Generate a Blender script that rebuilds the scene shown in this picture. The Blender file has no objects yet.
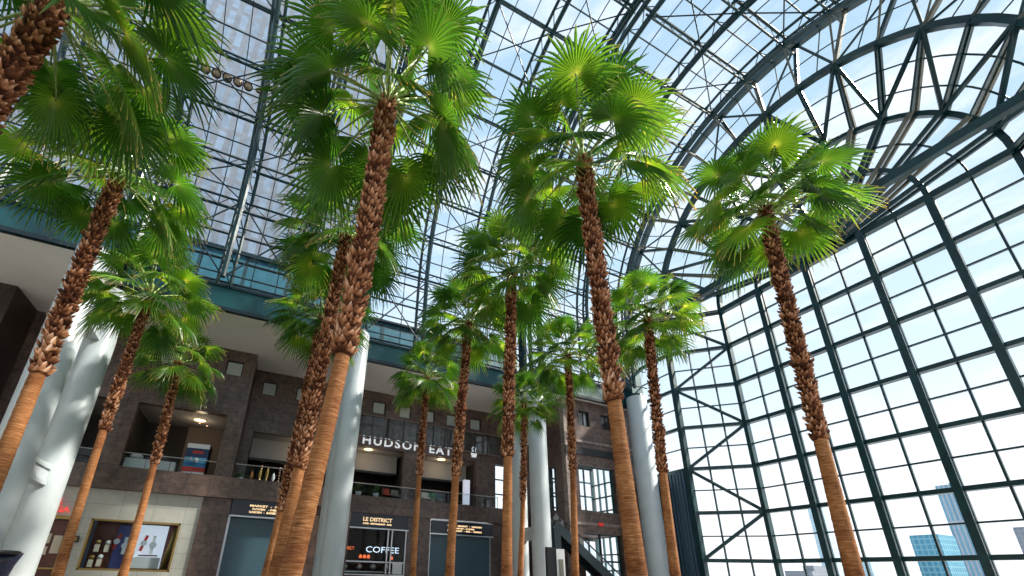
import bpy, math, random
import numpy as np
from mathutils import Vector, Matrix
random.seed(7)
PI = math.pi
S = bpy.context.scene
COL = S.collection
V = Vector

# ------------------------------------------------------------------ camera
cam = bpy.data.cameras.new('camera'); camo = bpy.data.objects.new('camera', cam); COL.objects.link(camo)
RT = V((0.90931204, -0.41537085, 0.0248731)); DN = V((0.17161908, 0.31990477, -0.9317767)); FW = V((0.37907586, 0.85154447, 0.36217882))
camo.matrix_world = Matrix(((RT.x, -DN.x, -FW.x, 0), (RT.y, -DN.y, -FW.y, 0), (RT.z, -DN.z, -FW.z, 1.0), (0, 0, 0, 1)))
cam.sensor_width = 36; cam.sensor_fit = 'HORIZONTAL'; cam.lens = 437.446 / 1024 * 36
cam.shift_x = (512 - 460.823) / 1024; cam.shift_y = (405.982 - 288) / 1024
cam.clip_start = 0.1; cam.clip_end = 6000
S.camera = camo

# ------------------------------------------------------------------ world, sun, exposure
W = bpy.data.worlds.new('sky'); S.world = W; W.use_nodes = True
nt = W.node_tree; nt.nodes.clear()
def N(t, typ, **kw):
    n = t.nodes.new(typ)
    for k, v in kw.items():
        if k.startswith('i_'): n.inputs[int(k[2:])].default_value = v
        else: setattr(n, k, v)
    return n
def ramp(t, stops, interp='LINEAR'):
    n = t.nodes.new('ShaderNodeValToRGB'); e = n.color_ramp.elements; n.color_ramp.interpolation = interp
    e[0].position = stops[0][0]; e[0].color = (*stops[0][1], 1)
    e[1].position = stops[-1][0]; e[1].color = (*stops[-1][1], 1)
    for p, c in stops[1:-1]:
        x = e.new(p); x.color = (*c, 1)
    return n
tc = N(nt, 'ShaderNodeTexCoord'); sep = N(nt, 'ShaderNodeSeparateXYZ'); nt.links.new(tc.outputs['Generated'], sep.inputs[0])
rp = ramp(nt, [(0.0, (0.95, 0.95, 0.99)), (0.14, (0.93, 0.95, 1.0)), (0.32, (0.66, 0.80, 0.93)), (0.65, (0.44, 0.62, 0.78)), (1.0, (0.38, 0.55, 0.72))])
nt.links.new(sep.outputs[2], rp.inputs[0])
mp = N(nt, 'ShaderNodeMapping'); mp.inputs['Scale'].default_value = (1.2, 1.2, 5.0); nt.links.new(tc.outputs['Generated'], mp.inputs[0])
nz = N(nt, 'ShaderNodeTexNoise'); nz.inputs['Scale'].default_value = 2.6; nz.inputs['Detail'].default_value = 8; nz.inputs['Roughness'].default_value = 0.62
nt.links.new(mp.outputs[0], nz.inputs[0])
cr = ramp(nt, [(0.46, (0, 0, 0)), (0.72, (1, 1, 1))]); nt.links.new(nz.outputs[0], cr.inputs[0])
mx = N(nt, 'ShaderNodeMix', data_type='RGBA'); nt.links.new(cr.outputs[0], mx.inputs[0])
nt.links.new(rp.outputs[0], mx.inputs[6]); mx.inputs[7].default_value = (0.86, 0.90, 0.96, 1)
bg = N(nt, 'ShaderNodeBackground'); bg.inputs[1].default_value = 0.98; nt.links.new(mx.outputs[2], bg.inputs[0])
wo = N(nt, 'ShaderNodeOutputWorld'); nt.links.new(bg.outputs[0], wo.inputs[0])
sd = bpy.data.lights.new('sun', 'SUN'); so = bpy.data.objects.new('sun', sd); COL.objects.link(so)
sd.energy = 9.0; sd.angle = math.radians(4.0); sd.color = (1.0, 0.93, 0.82)
so.location = (0, 0, 80)
so.rotation_euler = V((0.72, -0.30, 0.66)).to_track_quat('Z', 'Y').to_euler()
S.view_settings.view_transform = 'Standard'; S.view_settings.look = 'None'
S.view_settings.exposure = 0.45; S.view_settings.gamma = 1; S.view_settings.use_curve_mapping = False
try:
    S.cycles.use_denoising = True; S.cycles.max_bounces = 8; S.cycles.transparent_max_bounces = 24; S.cycles.diffuse_bounces = 5
    S.cycles.caustics_reflective = False; S.cycles.caustics_refractive = False; S.cycles.sample_clamp_indirect = 4
except Exception: pass

# ------------------------------------------------------------------ materials
def mat(name, col, rough=0.6, metal=0.0, emit=None, es=0, spec=None):
    m = bpy.data.materials.new(name); m.use_nodes = True; b = m.node_tree.nodes['Principled BSDF']
    b.inputs['Base Color'].default_value = (*col, 1); b.inputs['Roughness'].default_value = rough; b.inputs['Metallic'].default_value = metal
    if emit: b.inputs['Emission Color'].default_value = (*emit, 1); b.inputs['Emission Strength'].default_value = es
    if spec is not None: b.inputs['Specular IOR Level'].default_value = spec
    return m
def noisy(m, c1, c2, scale, detail=4, coord='Object', stretch=(1, 1, 1), bump=0, lo=0.35, hi=0.65):
    t = m.node_tree; b = t.nodes['Principled BSDF']
    c = N(t, 'ShaderNodeTexCoord'); mpp = N(t, 'ShaderNodeMapping'); mpp.inputs['Scale'].default_value = stretch
    n = N(t, 'ShaderNodeTexNoise'); n.inputs['Scale'].default_value = scale; n.inputs['Detail'].default_value = detail
    r = ramp(t, [(lo, c1), (hi, c2)])
    t.links.new(c.outputs[coord], mpp.inputs[0]); t.links.new(mpp.outputs[0], n.inputs[0]); t.links.new(n.outputs[0], r.inputs[0]); t.links.new(r.outputs[0], b.inputs['Base Color'])
    if bump:
        bp = N(t, 'ShaderNodeBump'); bp.inputs['Strength'].default_value = bump; t.links.new(n.outputs[0], bp.inputs['Height']); t.links.new(bp.outputs[0], b.inputs['Normal'])
    return m
M = {}
M['steel'] = noisy(mat('teal_painted_steel', (0.012, 0.085, 0.09), 0.35), (0.003, 0.027, 0.034), (0.006, 0.046, 0.050), 1.3)
M['steel_dark'] = mat('dark_teal_steel', (0.003, 0.018, 0.025), 0.4)
M['beam'] = noisy(mat('teal_beam_paint', (0.012, 0.12, 0.13), 0.4), (0.004, 0.060, 0.072), (0.006, 0.085, 0.092), .4)
M['steel_cream'] = noisy(mat('beige_soffit_steel', (0.3, 0.27, 0.2), 0.5), (0.12, 0.12, 0.095), (0.22, 0.20, 0.155), 1.0)
def glass(name, tint, refl=0.10, dark=None):
    m = bpy.data.materials.new(name); m.use_nodes = True; t = m.node_tree; t.nodes.clear()
    tr = N(t, 'ShaderNodeBsdfTransparent'); tr.inputs[0].default_value = (*tint, 1)
    gl = N(t, 'ShaderNodeBsdfGlossy'); gl.inputs['Roughness'].default_value = 0.02; gl.inputs[0].default_value = (1, 1, 1, 1)
    lw = N(t, 'ShaderNodeLayerWeight'); lw.inputs[0].default_value = 0.25
    mu = N(t, 'ShaderNodeMath', operation='MULTIPLY'); mu.inputs[1].default_value = refl * 3
    mi = N(t, 'ShaderNodeMixShader'); o = N(t, 'ShaderNodeOutputMaterial')
    t.links.new(lw.outputs[1], mu.inputs[0]); t.links.new(mu.outputs[0], mi.inputs[0]); t.links.new(tr.outputs[0], mi.inputs[1]); t.links.new(gl.outputs[0], mi.inputs[2]); t.links.new(mi.outputs[0], o.inputs[0])
    return m
M['glass'] = glass('roof_glass', (0.96, 0.985, 1.0), 0.03)
M['glass_wall'] = glass('wall_glass', (0.97, 0.985, 0.99), 0.04)
M['glass_rail'] = glass('rail_glass', (0.90, 0.94, 0.95), 0.12)
M['white'] = noisy(mat('white_column_paint', (0.78, 0.82, 0.83), 0.35), (0.50, 0.56, 0.585), (0.57, 0.62, 0.64), .6)
M['soffit'] = noisy(mat('pale_soffit_plaster', (0.62, 0.60, 0.58), 0.8), (0.84, 0.82, 0.80), (0.88, 0.86, 0.84), .5)
def stone(name, c1, c2, cm, bw, bh, rough=0.35, off=0.0, var=1.0):
    m = mat(name, c1, rough); t = m.node_tree; b = t.nodes['Principled BSDF']
    c = N(t, 'ShaderNodeTexCoord'); sp = N(t, 'ShaderNodeSeparateXYZ'); cb = N(t, 'ShaderNodeCombineXYZ')
    t.links.new(c.outputs['Object'], sp.inputs[0])
    ad = N(t, 'ShaderNodeMath', operation='ADD'); t.links.new(sp.outputs[0], ad.inputs[0]); t.links.new(sp.outputs[1], ad.inputs[1])
    t.links.new(ad.outputs[0], cb.inputs[0]); t.links.new(sp.outputs[2], cb.inputs[1])
    br = N(t, 'ShaderNodeTexBrick'); br.inputs['Scale'].default_value = 1; br.inputs['Brick Width'].default_value = bw; br.inputs['Row Height'].default_value = bh
    br.inputs['Mortar Size'].default_value = 0.012; br.offset = off; br.inputs['Mortar'].default_value = (*cm, 1)
    br.inputs['Color1'].default_value = (*c1, 1); br.inputs['Color2'].default_value = (*c2, 1)
    t.links.new(cb.outputs[0], br.inputs[0])
    n = N(t, 'ShaderNodeTexNoise'); n.inputs['Scale'].default_value = 1.6; n.inputs['Detail'].default_value = 7; n.inputs['Roughness'].default_value = .65; n.inputs['Distortion'].default_value = 1.2
    t.links.new(c.outputs['Object'], n.inputs[0]); r = ramp(t, [(0.35, (1 - .45 * var,) * 3), (0.68, (1 + .6 * var, 1 + .5 * var, 1 + .45 * var))]); t.links.new(n.outputs[0], r.inputs[0])
    mu = N(t, 'ShaderNodeMix', data_type='RGBA', blend_type='MULTIPLY'); mu.inputs[0].default_value = 1
    t.links.new(br.outputs[0], mu.inputs[6]); t.links.new(r.outputs[0], mu.inputs[7]); t.links.new(mu.outputs[2], b.inputs['Base Color'])
    return m
M['stone'] = stone('brown_granite', (0.092, 0.062, 0.052), (0.125, 0.085, 0.070), (0.035, 0.024, 0.021), 1.5, 0.95)
M['stone_light'] = stone('pale_granite_edge', (0.21, 0.17, 0.15), (0.26, 0.215, 0.19), (0.09, 0.07, 0.06), 0.9, 0.95)
M['stone_dark'] = stone('dark_granite', (0.035, 0.022, 0.018), (0.05, 0.03, 0.025), (0.015, 0.012, 0.01), 1.5, 1.1)
M['limestone'] = stone('pale_limestone', (0.50, 0.50, 0.45), (0.53, 0.53, 0.48), (0.26, 0.26, 0.23), 1.9, 0.98, 0.6, var=.12)
M['floor'] = stone('polished_floor_marble', (0.74, 0.68, 0.62), (0.68, 0.62, 0.56), (0.3, 0.26, 0.24), 1.2, 1.2, 0.3, var=.3)
M['tower'] = None
M['black'] = mat('black_metal', (0.006, 0.007, 0.009), 0.35)
M['navy'] = mat('navy_sign_panel', (0.006, 0.014, 0.028), 0.25)
M['chrome'] = mat('brushed_steel', (0.55, 0.58, 0.6), 0.3, 0.8)
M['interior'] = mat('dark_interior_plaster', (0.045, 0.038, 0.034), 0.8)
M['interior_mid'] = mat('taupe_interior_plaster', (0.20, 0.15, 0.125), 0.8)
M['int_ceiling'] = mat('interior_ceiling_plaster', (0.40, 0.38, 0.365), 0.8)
M['lamp'] = mat('warm_downlight', (1, .8, .5), 0.5, 0, (1.0, 0.72, 0.36), 1.6)
M['sign_white'] = mat('white_sign_letter', (0.8, 0.82, 0.84), 0.4, 0, (0.9, 0.95, 1.0), 0.35)
M['sign_gold'] = mat('gold_sign_letter', (0.75, 0.5, 0.25), 0.4, 0, (1.0, 0.72, 0.42), 0.7)
M['sign_red'] = mat('red_sign_letter', (0.9, 0.08, 0.06), 0.4, 0, (1.0, 0.10, 0.08), 0.35)
M['neon'] = mat('white_neon_letter', (0.8, 0.85, 1), 0.4, 0, (0.75, 0.85, 1.0), 0.9)
M['gold'] = mat('brass_frame', (0.36, 0.24, 0.08), 0.35, 0.7)
M['redwood'] = noisy(mat('red_wood_panel', (0.14, 0.03, 0.02), 0.4), (0.10, 0.02, 0.015), (0.20, 0.06, 0.035), 3, stretch=(1, 1, 6))
M['showcase'] = mat('bright_display_panel', (0.7, 0.72, 0.78), 0.4, 0, (0.80, 0.86, 1.0), 0.42)
M['navy_glow'] = mat('dark_blue_display', (0.015, 0.02, 0.07), 0.4, 0, (0.04, 0.05, 0.22), 0.12)
M['red'] = mat('red_paint', (0.5, 0.03, 0.02), 0.4)
M['cream'] = mat('cream_paper', (0.75, 0.66, 0.52), 0.6)
M['blue'] = mat('poster_blue', (0.02, 0.16, 0.38), 0.4)
M['poster_navy'] = mat('poster_dark_blue', (0.008, 0.03, 0.10), 0.4)
M['whitep'] = mat('white_paint', (0.72, 0.74, 0.76), 0.5)
M['orange'] = mat('orange_glow', (0.8, 0.15, 0.04), 0.4, 0, (1.0, 0.18, 0.05), 0.8)
M['bottle'] = mat('amber_bottle_glass', (0.22, 0.08, 0.02), 0.15)
M['shelf'] = mat('dark_shelf_wood', (0.05, 0.022, 0.012), 0.5)
M['fairy'] = mat('small_warm_bulb', (1, .7, .4), 0.5, 0, (1.0, 0.62, 0.35), 1.2)
M['leafy'] = noisy(mat('potted_plant_leaf', (0.05, 0.12, 0.03), 0.5), (0.02, 0.06, 0.015), (0.12, 0.22, 0.06), 3)
M['shutter'] = None
def ribbed(name, c1, c2, scale, direction='Z', rough=0.4):
    m = mat(name, c1, rough); t = m.node_tree; b = t.nodes['Principled BSDF']
    c = N(t, 'ShaderNodeTexCoord'); w = N(t, 'ShaderNodeTexWave', bands_direction=direction); w.inputs['Scale'].default_value = scale; w.inputs['Distortion'].default_value = 0.3
    r = ramp(t, [(0.1, c1), (0.9, c2)]); t.links.new(c.outputs['Object'], w.inputs[0]); t.links.new(w.outputs['Fac'], r.inputs[0]); t.links.new(r.outputs[0], b.inputs['Base Color'])
    bp = N(t, 'ShaderNodeBump'); bp.inputs['Strength'].default_value = 0.4; t.links.new(w.outputs['Fac'], bp.inputs['Height']); t.links.new(bp.outputs[0], b.inputs['Normal'])
    return m
M['shutter'] = ribbed('blue_grey_shutter', (0.035, 0.085, 0.115), (0.075, 0.15, 0.19), 2.6)
M['louvre'] = ribbed('slate_louvre', (0.02, 0.05, 0.085), (0.075, 0.13, 0.19), 1.1, 'Y')
# tower cladding with window grid
def tower_mat(name, wall, glassc, sx, sz, lo=.45):
    m = mat(name, wall, 0.55); t = m.node_tree; b = t.nodes['Principled BSDF']
    c = N(t, 'ShaderNodeTexCoord'); sp = N(t, 'ShaderNodeSeparateXYZ'); t.links.new(c.outputs['Object'], sp.inputs[0])
    ad = N(t, 'ShaderNodeMath', operation='ADD'); t.links.new(sp.outputs[0], ad.inputs[0]); t.links.new(sp.outputs[1], ad.inputs[1])
    cb = N(t, 'ShaderNodeCombineXYZ'); t.links.new(ad.outputs[0], cb.inputs[0]); t.links.new(sp.outputs[2], cb.inputs[1])
    br = N(t, 'ShaderNodeTexBrick'); br.offset = 0; br.inputs['Scale'].default_value = 1; br.inputs['Brick Width'].default_value = sx; br.inputs['Row Height'].default_value = sz
    br.inputs['Mortar Size'].default_value = min(sx, sz) * lo / 2; br.inputs['Mortar'].default_value = (*wall, 1)
    br.inputs['Color1'].default_value = (*glassc, 1); br.inputs['Color2'].default_value = tuple(min(1, x * 1.25) for x in glassc) + (1,)
    t.links.new(cb.outputs[0], br.inputs[0]); 
    n = N(t, 'ShaderNodeTexNoise'); n.inputs['Scale'].default_value = .9; n.inputs['Detail'].default_value = 5; t.links.new(c.outputs['Object'], n.inputs[0])
    r = ramp(t, [(.3, (.8, .8, .8)), (.7, (1.15, 1.15, 1.15))]); t.links.new(n.outputs[0], r.inputs[0])
    mu = N(t, 'ShaderNodeMix', data_type='RGBA', blend_type='MULTIPLY'); mu.inputs[0].default_value = 1
    t.links.new(br.outputs[0], mu.inputs[6]); t.links.new(r.outputs[0], mu.inputs[7]); t.links.new(mu.outputs[2], b.inputs['Base Color'])
    return m
M['tower'] = tower_mat('grey_granite_tower', (0.155, 0.175, 0.21), (0.15, 0.20, 0.27), 1.6, 3.9, .5)
M['podium'] = tower_mat('dark_blue_podium_glass', (0.008, 0.04, 0.055), (0.02, 0.11, 0.16), 3.6, 2.6, .12)
M['sky1'] = tower_mat('teal_glass_tower', (0.16, 0.34, 0.42), (0.04, 0.20, 0.30), 5, 6, .3)
M['sky2'] = tower_mat('ribbed_pale_tower', (0.36, 0.39, 0.44), (0.12, 0.26, 0.36), 5, 90, .45)
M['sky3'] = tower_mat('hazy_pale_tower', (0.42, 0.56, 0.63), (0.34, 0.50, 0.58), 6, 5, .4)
M['sky4'] = tower_mat('grey_masonry_tower', (0.24, 0.25, 0.28), (0.15, 0.18, 0.22), 5, 5, .5)

# ------------------------------------------------------------------ mesh helpers
class MB:
    def __init__(s): s.v = []; s.f = []; s.a = None
    def quad(s, *p):
        n = len(s.v); s.v += [tuple(x) for x in p]; s.f.append(tuple(range(n, n + len(p))))
    def box(s, x0, x1, y0, y1, z0, z1):
        n = len(s.v); s.v += [(x, y, z) for z in (z0, z1) for x, y in ((x0, y0), (x1, y0), (x1, y1), (x0, y1))]
        s.f += [tuple(n + i for i in f) for f in ((0, 3, 2, 1), (4, 5, 6, 7), (0, 1, 5, 4), (1, 2, 6, 5), (2, 3, 7, 6), (3, 0, 4, 7))]
        return s
    def bar(s, p, q, w, d, side=None):       # rectangular bar p-q; w across 'side', d the other way
        p = V(p); q = V(q); t = (q - p).normalized()
        a = V(side) if side is not None else (V((0, 0, 1)) if abs(t.z) < .9 else V((1, 0, 0)))
        a = (a - t * a.dot(t)).normalized(); b = t.cross(a); n = len(s.v)
        for e in (p, q):
            for i, j in ((-1, -1), (1, -1), (1, 1), (-1, 1)): s.v.append(tuple(e + a * (i * w / 2) + b * (j * d / 2)))
        s.f += [tuple(n + i for i in f) for f in ((0, 3, 2, 1), (4, 5, 6, 7), (0, 1, 5, 4), (1, 2, 6, 5), (2, 3, 7, 6), (3, 0, 4, 7))]
        return s
    def tube(s, p, q, r, n=6, r2=None):
        p = V(p); q = V(q); t = (q - p)
        if t.length < 1e-6: return s
        t.normalize(); a = t.orthogonal().normalized(); b = t.cross(a); k = len(s.v); r2 = r if r2 is None else r2
        for e, rr in ((p, r), (q, r2)):
            for i in range(n):
                c = 2 * PI * i / n; s.v.append(tuple(e + (a * math.cos(c) + b * math.sin(c)) * rr))
        for i in range(n): j = (i + 1) % n; s.f.append((k + i, k + j, k + n + j, k + n + i))
        s.f.append(tuple(k + i for i in range(n))[::-1]); s.f.append(tuple(k + n + i for i in range(n)))
        return s
    def path(s, pts, r, n=6):
        for a, b in zip(pts[:-1], pts[1:]): s.tube(a, b, r, n)
        return s
    def lathe(s, prof, n=32, c=(0, 0, 0)):
        k = len(s.v)
        for r, z in prof:
            for i in range(n): a = 2 * PI * i / n; s.v.append((c[0] + r * math.cos(a), c[1] + r * math.sin(a), c[2] + z))
        for j in range(len(prof) - 1):
            for i in range(n):
                i2 = (i + 1) % n; s.f.append((k + j * n + i, k + j * n + i2, k + (j + 1) * n + i2, k + (j + 1) * n + i))
        s.f.append(tuple(k + i for i in range(n))[::-1]); s.f.append(tuple(k + (len(prof) - 1) * n + i for i in range(n)))
        return s
    def build(s, name, m, parent=None, smooth=False, attr=None):
        me = bpy.data.meshes.new(name); me.from_pydata(s.v, [], s.f); me.update()
        if m: me.materials.append(m)
        if smooth: me.polygons.foreach_set('use_smooth', [True] * len(me.polygons))
        if attr:
            for an, vals in attr.items():
                at = me.attributes.new(an, 'FLOAT', 'POINT'); at.data.foreach_set('value', vals)
        o = bpy.data.objects.new(name, me); COL.objects.link(o)
        if parent: o.parent = parent
        return o
def empty(name, loc=(0, 0, 0), rz=0, parent=None):
    o = bpy.data.objects.new(name, None); COL.objects.link(o); o.location = loc; o.rotation_euler = (0, 0, rz); o.empty_display_size = .3
    if parent: o.parent = parent
    return o
def tag(o, label=None, cat=None, group=None, kind=None):
    if label: o['label'] = label
    if cat: o['category'] = cat
    if group: o['group'] = group
    if kind: o['kind'] = kind
    return o
def struct(o, label=None): o['kind'] = 'structure'; 
def text_mesh(name, body, size, m, parent=None, extrude=0.03, width=None, loc=(0, 0, 0), yaw=0.0, bold=0.0, align='LEFT', space=1.0):
    cu = bpy.data.curves.new(name, 'FONT'); cu.body = body; cu.size = size; cu.extrude = extrude; cu.align_x = align; cu.offset = bold; cu.resolution_u = 3; cu.space_character = space
    t = bpy.data.objects.new(name, cu); COL.objects.link(t)
    dg = bpy.context.evaluated_depsgraph_get(); me = bpy.data.meshes.new_from_object(t.evaluated_get(dg)); bpy.data.objects.remove(t)
    me.name = name; me.materials.clear(); me.materials.append(m)
    xs = [v.co.x for v in me.vertices]
    sx = 1 if width is None else width / (max(xs) - min(xs)); x0 = min(xs) if align == 'LEFT' else 0
    for v in me.vertices: v.co = V(((v.co.x - x0) * sx, -v.co.z, v.co.y))
    o = bpy.data.objects.new(name, me); COL.objects.link(o); o.location = loc; o.rotation_euler = (0, 0, yaw)
    if parent: o.parent = parent
    return o

H = 1.0                                   # eye height; everything above is measured from the floor
V0, ZS = 13.7, 26.45                      # vault axis and springing height
TH = PI / 16
def ap(u, R, a): return V((u, V0 + R * math.cos(a), ZS + R * math.sin(a)))

# ------------------------------------------------------------------ floor, ground
MB().box(-26, 35.4, -7, 42, -0.4, 0).build('floor', M['floor'])['kind'] = 'structure'
MB().box(-500, 3000, -1500, 1500, -1.2, -0.5).build('ground', noisy(mat('grey_river_ground', (0.3, 0.33, 0.36), 0.4), (.36, .39, .42), (.46, .48, .5), .02))['kind'] = 'structure'

# ------------------------------------------------------------------ the glass vault, tier by tier
SEG = [  # u0, u1, R, arch positions, first purlin angle, angular step, wall foot height
    (-26.0, -10.5, 13.8, (-25.7, -20.6, -15.6, -10.8), 0.0, 15.0),
    (-10.5, 5.0, 17.0, (-10.2, -5.0, 0.0, 4.7), 0.0, 12.857),
    (5.0, 21.5, 20.0, (5.3, 10.6, 15.9, 21.2), 3.2, 12.0),
    (21.5, 35.2, 18.2, (21.9, 27.9, 33.4), 0.0, 11.25)]
WF = 19.7                                  # top of the long teal beam
def profile(R, n=32):
    pts = [(V0 + R, WF), (V0 + R, (WF + ZS) / 2)]
    pts += [(V0 + R * math.cos(PI * i / n), ZS + R * math.sin(PI * i / n)) for i in range(n + 1)]
    pts += [(V0 - R, (WF + ZS) / 2), (V0 - R, WF)]
    return pts
def arch_truss(u, R):
    m = MB(); off = 0.42; Ri = R - 1.25
    for du, rr, tr in ((-off, R - .18, .13), (off, R - .18, .13), (0, Ri, .19)):
        pts = profile(rr); m.path([V((u + du, y, z)) for y, z in pts], tr)
    n = 32; A = [PI * i / n for i in range(n + 1)]
    for i in range(n):
        a, b = A[i], A[i + 1]; mid = (a + b) / 2
        for du in (-off, off):
            m.tube(ap(u + du, R - .18, a), ap(u, Ri, mid), .038, 4); m.tube(ap(u, Ri, mid), ap(u + du, R - .18, b), .038, 4)
    for sgn in (1, -1):
        z = WF
        while z < ZS - .5:
            for du in (-off, off):
                m.tube((u + du, V0 + sgn * (R - .18), z), (u, V0 + sgn * Ri, z + .8), .05, 4); m.tube((u, V0 + sgn * Ri, z + .8), (u + du, V0 + sgn * (R - .18), z + 1.6), .05, 4)
            z += 1.6
    return m
for si, (u0, u1, R, us, a0, da) in enumerate(SEG):
    bay = empty('ceiling_%d' % (si + 1)); struct(bay)
    for u in us: arch_truss(u, R).build('arch_truss', M['steel'], bay)
    angs = []
    a = a0
    while a <= 180.01: angs.append(math.radians(a)); a += da
    # purlin trusses
    for a in angs:
        m = MB(); ro, ri = R - .15, R - 1.15
        m.tube(ap(u0, ro, a), ap(u1, ro, a), .12); m.tube(ap(u0, ri, a), ap(u1, ri, a), .085)
        for ua, ub in zip(us[:-1], us[1:]):
            k = 3
            for i in range(k):
                x0 = ua + (ub - ua) * i / k; x1 = ua + (ub - ua) * (i + 1) / k; xm = (x0 + x1) / 2
                m.tube(ap(x0, ro, a), ap(xm, ri, a), .03, 4); m.tube(ap(xm, ri, a), ap(x1, ro, a), .03, 4)
        m.build('purlin', M['steel'], bay)
    # slender purlins halfway, and side-wall rails
    m = MB()
    for a, b in zip(angs[:-1], angs[1:]): m.tube(ap(u0, R - .1, (a + b) / 2), ap(u1, R - .1, (a + b) / 2), .06)
    m.build('slender_purlin', M['steel'], bay)
    m = MB()
    for sg in (1, -1):
        for z in (WF + .3, WF + 2.2, WF + 4.4, ZS):
            m.tube((u0, V0 + sg * (R - .15), z), (u1, V0 + sg * (R - .15), z), .09)
            m.tube((u0, V0 + sg * (R - 1.2), z), (u1, V0 + sg * (R - 1.2), z), .06)
    m.build('side_rail', M['steel_dark'], bay)
    # cross bracing
    m = MB()
    for i in range(len(us) - 1):
        for j in range(len(angs) - 1):
            if (i + j) % 2: continue
            m.tube(ap(us[i], R - 1.2, angs[j]), ap(us[i + 1], R - 1.2, angs[j + 1]), .055, 5); m.tube(ap(us[i + 1], R - 1.2, angs[j]), ap(us[i], R - 1.2, angs[j + 1]), .055, 5)
        for sg in (1, -1):
            yy = V0 + sg * (R - 1.2)
            m.tube((us[i], yy, WF), (us[i + 1], yy, ZS), .06, 5); m.tube((us[i + 1], yy, WF), (us[i], yy, ZS), .06, 5)
    m.build('cross_bracing', M['steel_dark'], bay)
    # glazing bars
    m = MB()
    for ua, ub in zip(us[:-1], us[1:]):
        for k in (1, 2):
            u = ua + (ub - ua) * k / 3; m.path([V((u, y, z)) for y, z in profile(R - .05)], .045, 4)
    m.build('glazing_bar', M['steel_dark'], bay)
    # glass skin
    m = MB(); pr = profile(R + .02)
    for (ya, za), (yb, zb) in zip(pr[:-1], pr[1:]): m.quad((u0, ya, za), (u1, ya, za), (u1, yb, zb), (u0, yb, zb))
    m.build('glass_skin', M['glass'], bay)

# rings closing the steps between tiers
for k, (u, Ra, Rb) in enumerate(((-10.5, 13.8, 17.0), (5.0, 17.0, 20.0), (21.5, 18.2, 20.0))):
    e = empty('trim_%d' % (k + 1)); struct(e)
    pa, pb = profile(Ra), profile(Rb); m = MB()
    for i in range(0, len(pa), 2): m.tube((u, *pa[i]), (u, *pb[i]), .10)
    for i in range(0, len(pa) - 2, 2):
        m.tube((u, *pa[i]), (u, *pb[i + 2]), .05, 5)
    for p in (pa, pb): m.path([V((u, y, z)) for y, z in p], .22)
    m.build('ring_truss', M['steel'], e)
    m = MB()
    for i in range(len(pa) - 1): m.quad((u, *pa[i]), (u, *pa[i + 1]), (u, *pb[i + 1]), (u, *pb[i]))
    m.build('glass_pane', M['glass'], e)
# far closing wall of the low tier behind the camera
m = MB(); pr = profile(13.8); n = len(pr); m.v = [(-26, y, z) for y, z in pr]; m.f = [tuple(range(n))]
m.build('window_4', M['glass'])['kind'] = 'structure'

# ------------------------------------------------------------------ end wall: U-shaped window, splayed ring, annular ring
UM, UA = 39.0, 35.2; RC, RB, RA = 9.93, 13.73, 18.2; BAY = 3.97; NR = 6
rows = [ZS - i * 3.95 for i in range(7)]         # transom heights down to the floor
w1 = empty('window_1'); struct(w1)
# thick mullions
for c in (-1.5, -.5, .5, 1.5):
    y = V0 + c * BAY
    m = MB(); m.bar((UM, y, 0), (UM, y, ZS), .26, .20, (0, 1, 0)); m.bar((UM - .62, y, 0), (UM - .62, y, ZS), .42, .16, (0, 1, 0)); m.bar((UM - .3, y, 0), (UM - .3, y, ZS), .16, .6, (0, 1, 0))
    m.build('mullion', M['steel'], w1)
for sg in (1, -1):
    y = V0 + sg * RC
    m = MB(); m.bar((UM, y, 0), (UM, y, ZS), .34, .5, (0, 1, 0)); m.build('corner_mullion', M['steel'], w1)
for z in rows:
    m = MB(); m.bar((UM - .15, V0 - RC, z), (UM - .15, V0 + RC, z), .30 if z < ZS else .5, .5, (0, 0, 1)); m.build('transom', M['steel'], w1)
m = MB()
for c in (-2, -1, 0, 1, 2): m.bar((UM, V0 + c * BAY, 0), (UM, V0 + c * BAY, ZS), .12, .18, (0, 1, 0))
for z in rows: m.bar((UM, V0 - RC, z - 1.975), (UM, V0 + RC, z - 1.975), .11, .16, (0, 0, 1))
m.build('glazing_bar', M['steel'], w1)
# fan ribs and arcs
def ustrip(Ro, Ri, uo, ui, name, mt, par, zlo=0.0):
    m = MB(); n = 32
    po = [(uo, V0 + Ro, zlo)] + [tuple(ap(uo, Ro, PI * i / n)) for i in range(n + 1)] + [(uo, V0 - Ro, zlo)]
    pi = [(ui, V0 + Ri, zlo)] + [tuple(ap(ui, Ri, PI * i / n)) for i in range(n + 1)] + [(ui, V0 - Ri, zlo)]
    for i in range(len(po) - 1): m.quad(po[i], po[i + 1], pi[i + 1], pi[i])
    return m.build(name, mt, par)
def arc(u, R, w, d, n=32):
    m = MB()
    for i in range(n):
        a, b = PI * i / n, PI * (i + 1) / n; mid = (a + b) / 2; ov = .02
        m.bar(ap(u, R, a - ov * 0), ap(u, R, b), w, d, (0, math.cos(mid), math.sin(mid)))
    return m
for i in range(1, 16):
    a = PI * i / 16
    m = MB(); m.bar(ap(UM, .4, a), ap(UM, RC, a), .16, .26, (1, 0, 0)); m.bar(ap(UM - .60, .6, a), ap(UM - .60, RC, a), .14, .34, (1, 0, 0)); m.build('fan_rib', M['steel_cream'] if i % 2 == 0 else M['steel'], w1)
arc(UM - .3, 1.5 * BAY, .3, .6).build('arched_transom', M['steel'], w1)
m = arc(UM, 2 * BAY, .11, .16); m2 = arc(UM, BAY, .11, .16); k = len(m.v); m.v += m2.v; m.f += [tuple(x + k for x in f) for f in m2.f]; m.build('arched_glazing_bar', M['steel'], w1)
arc(UM - .05, RC, .36, .45).build('arched_corner', M['steel'], w1)
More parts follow.
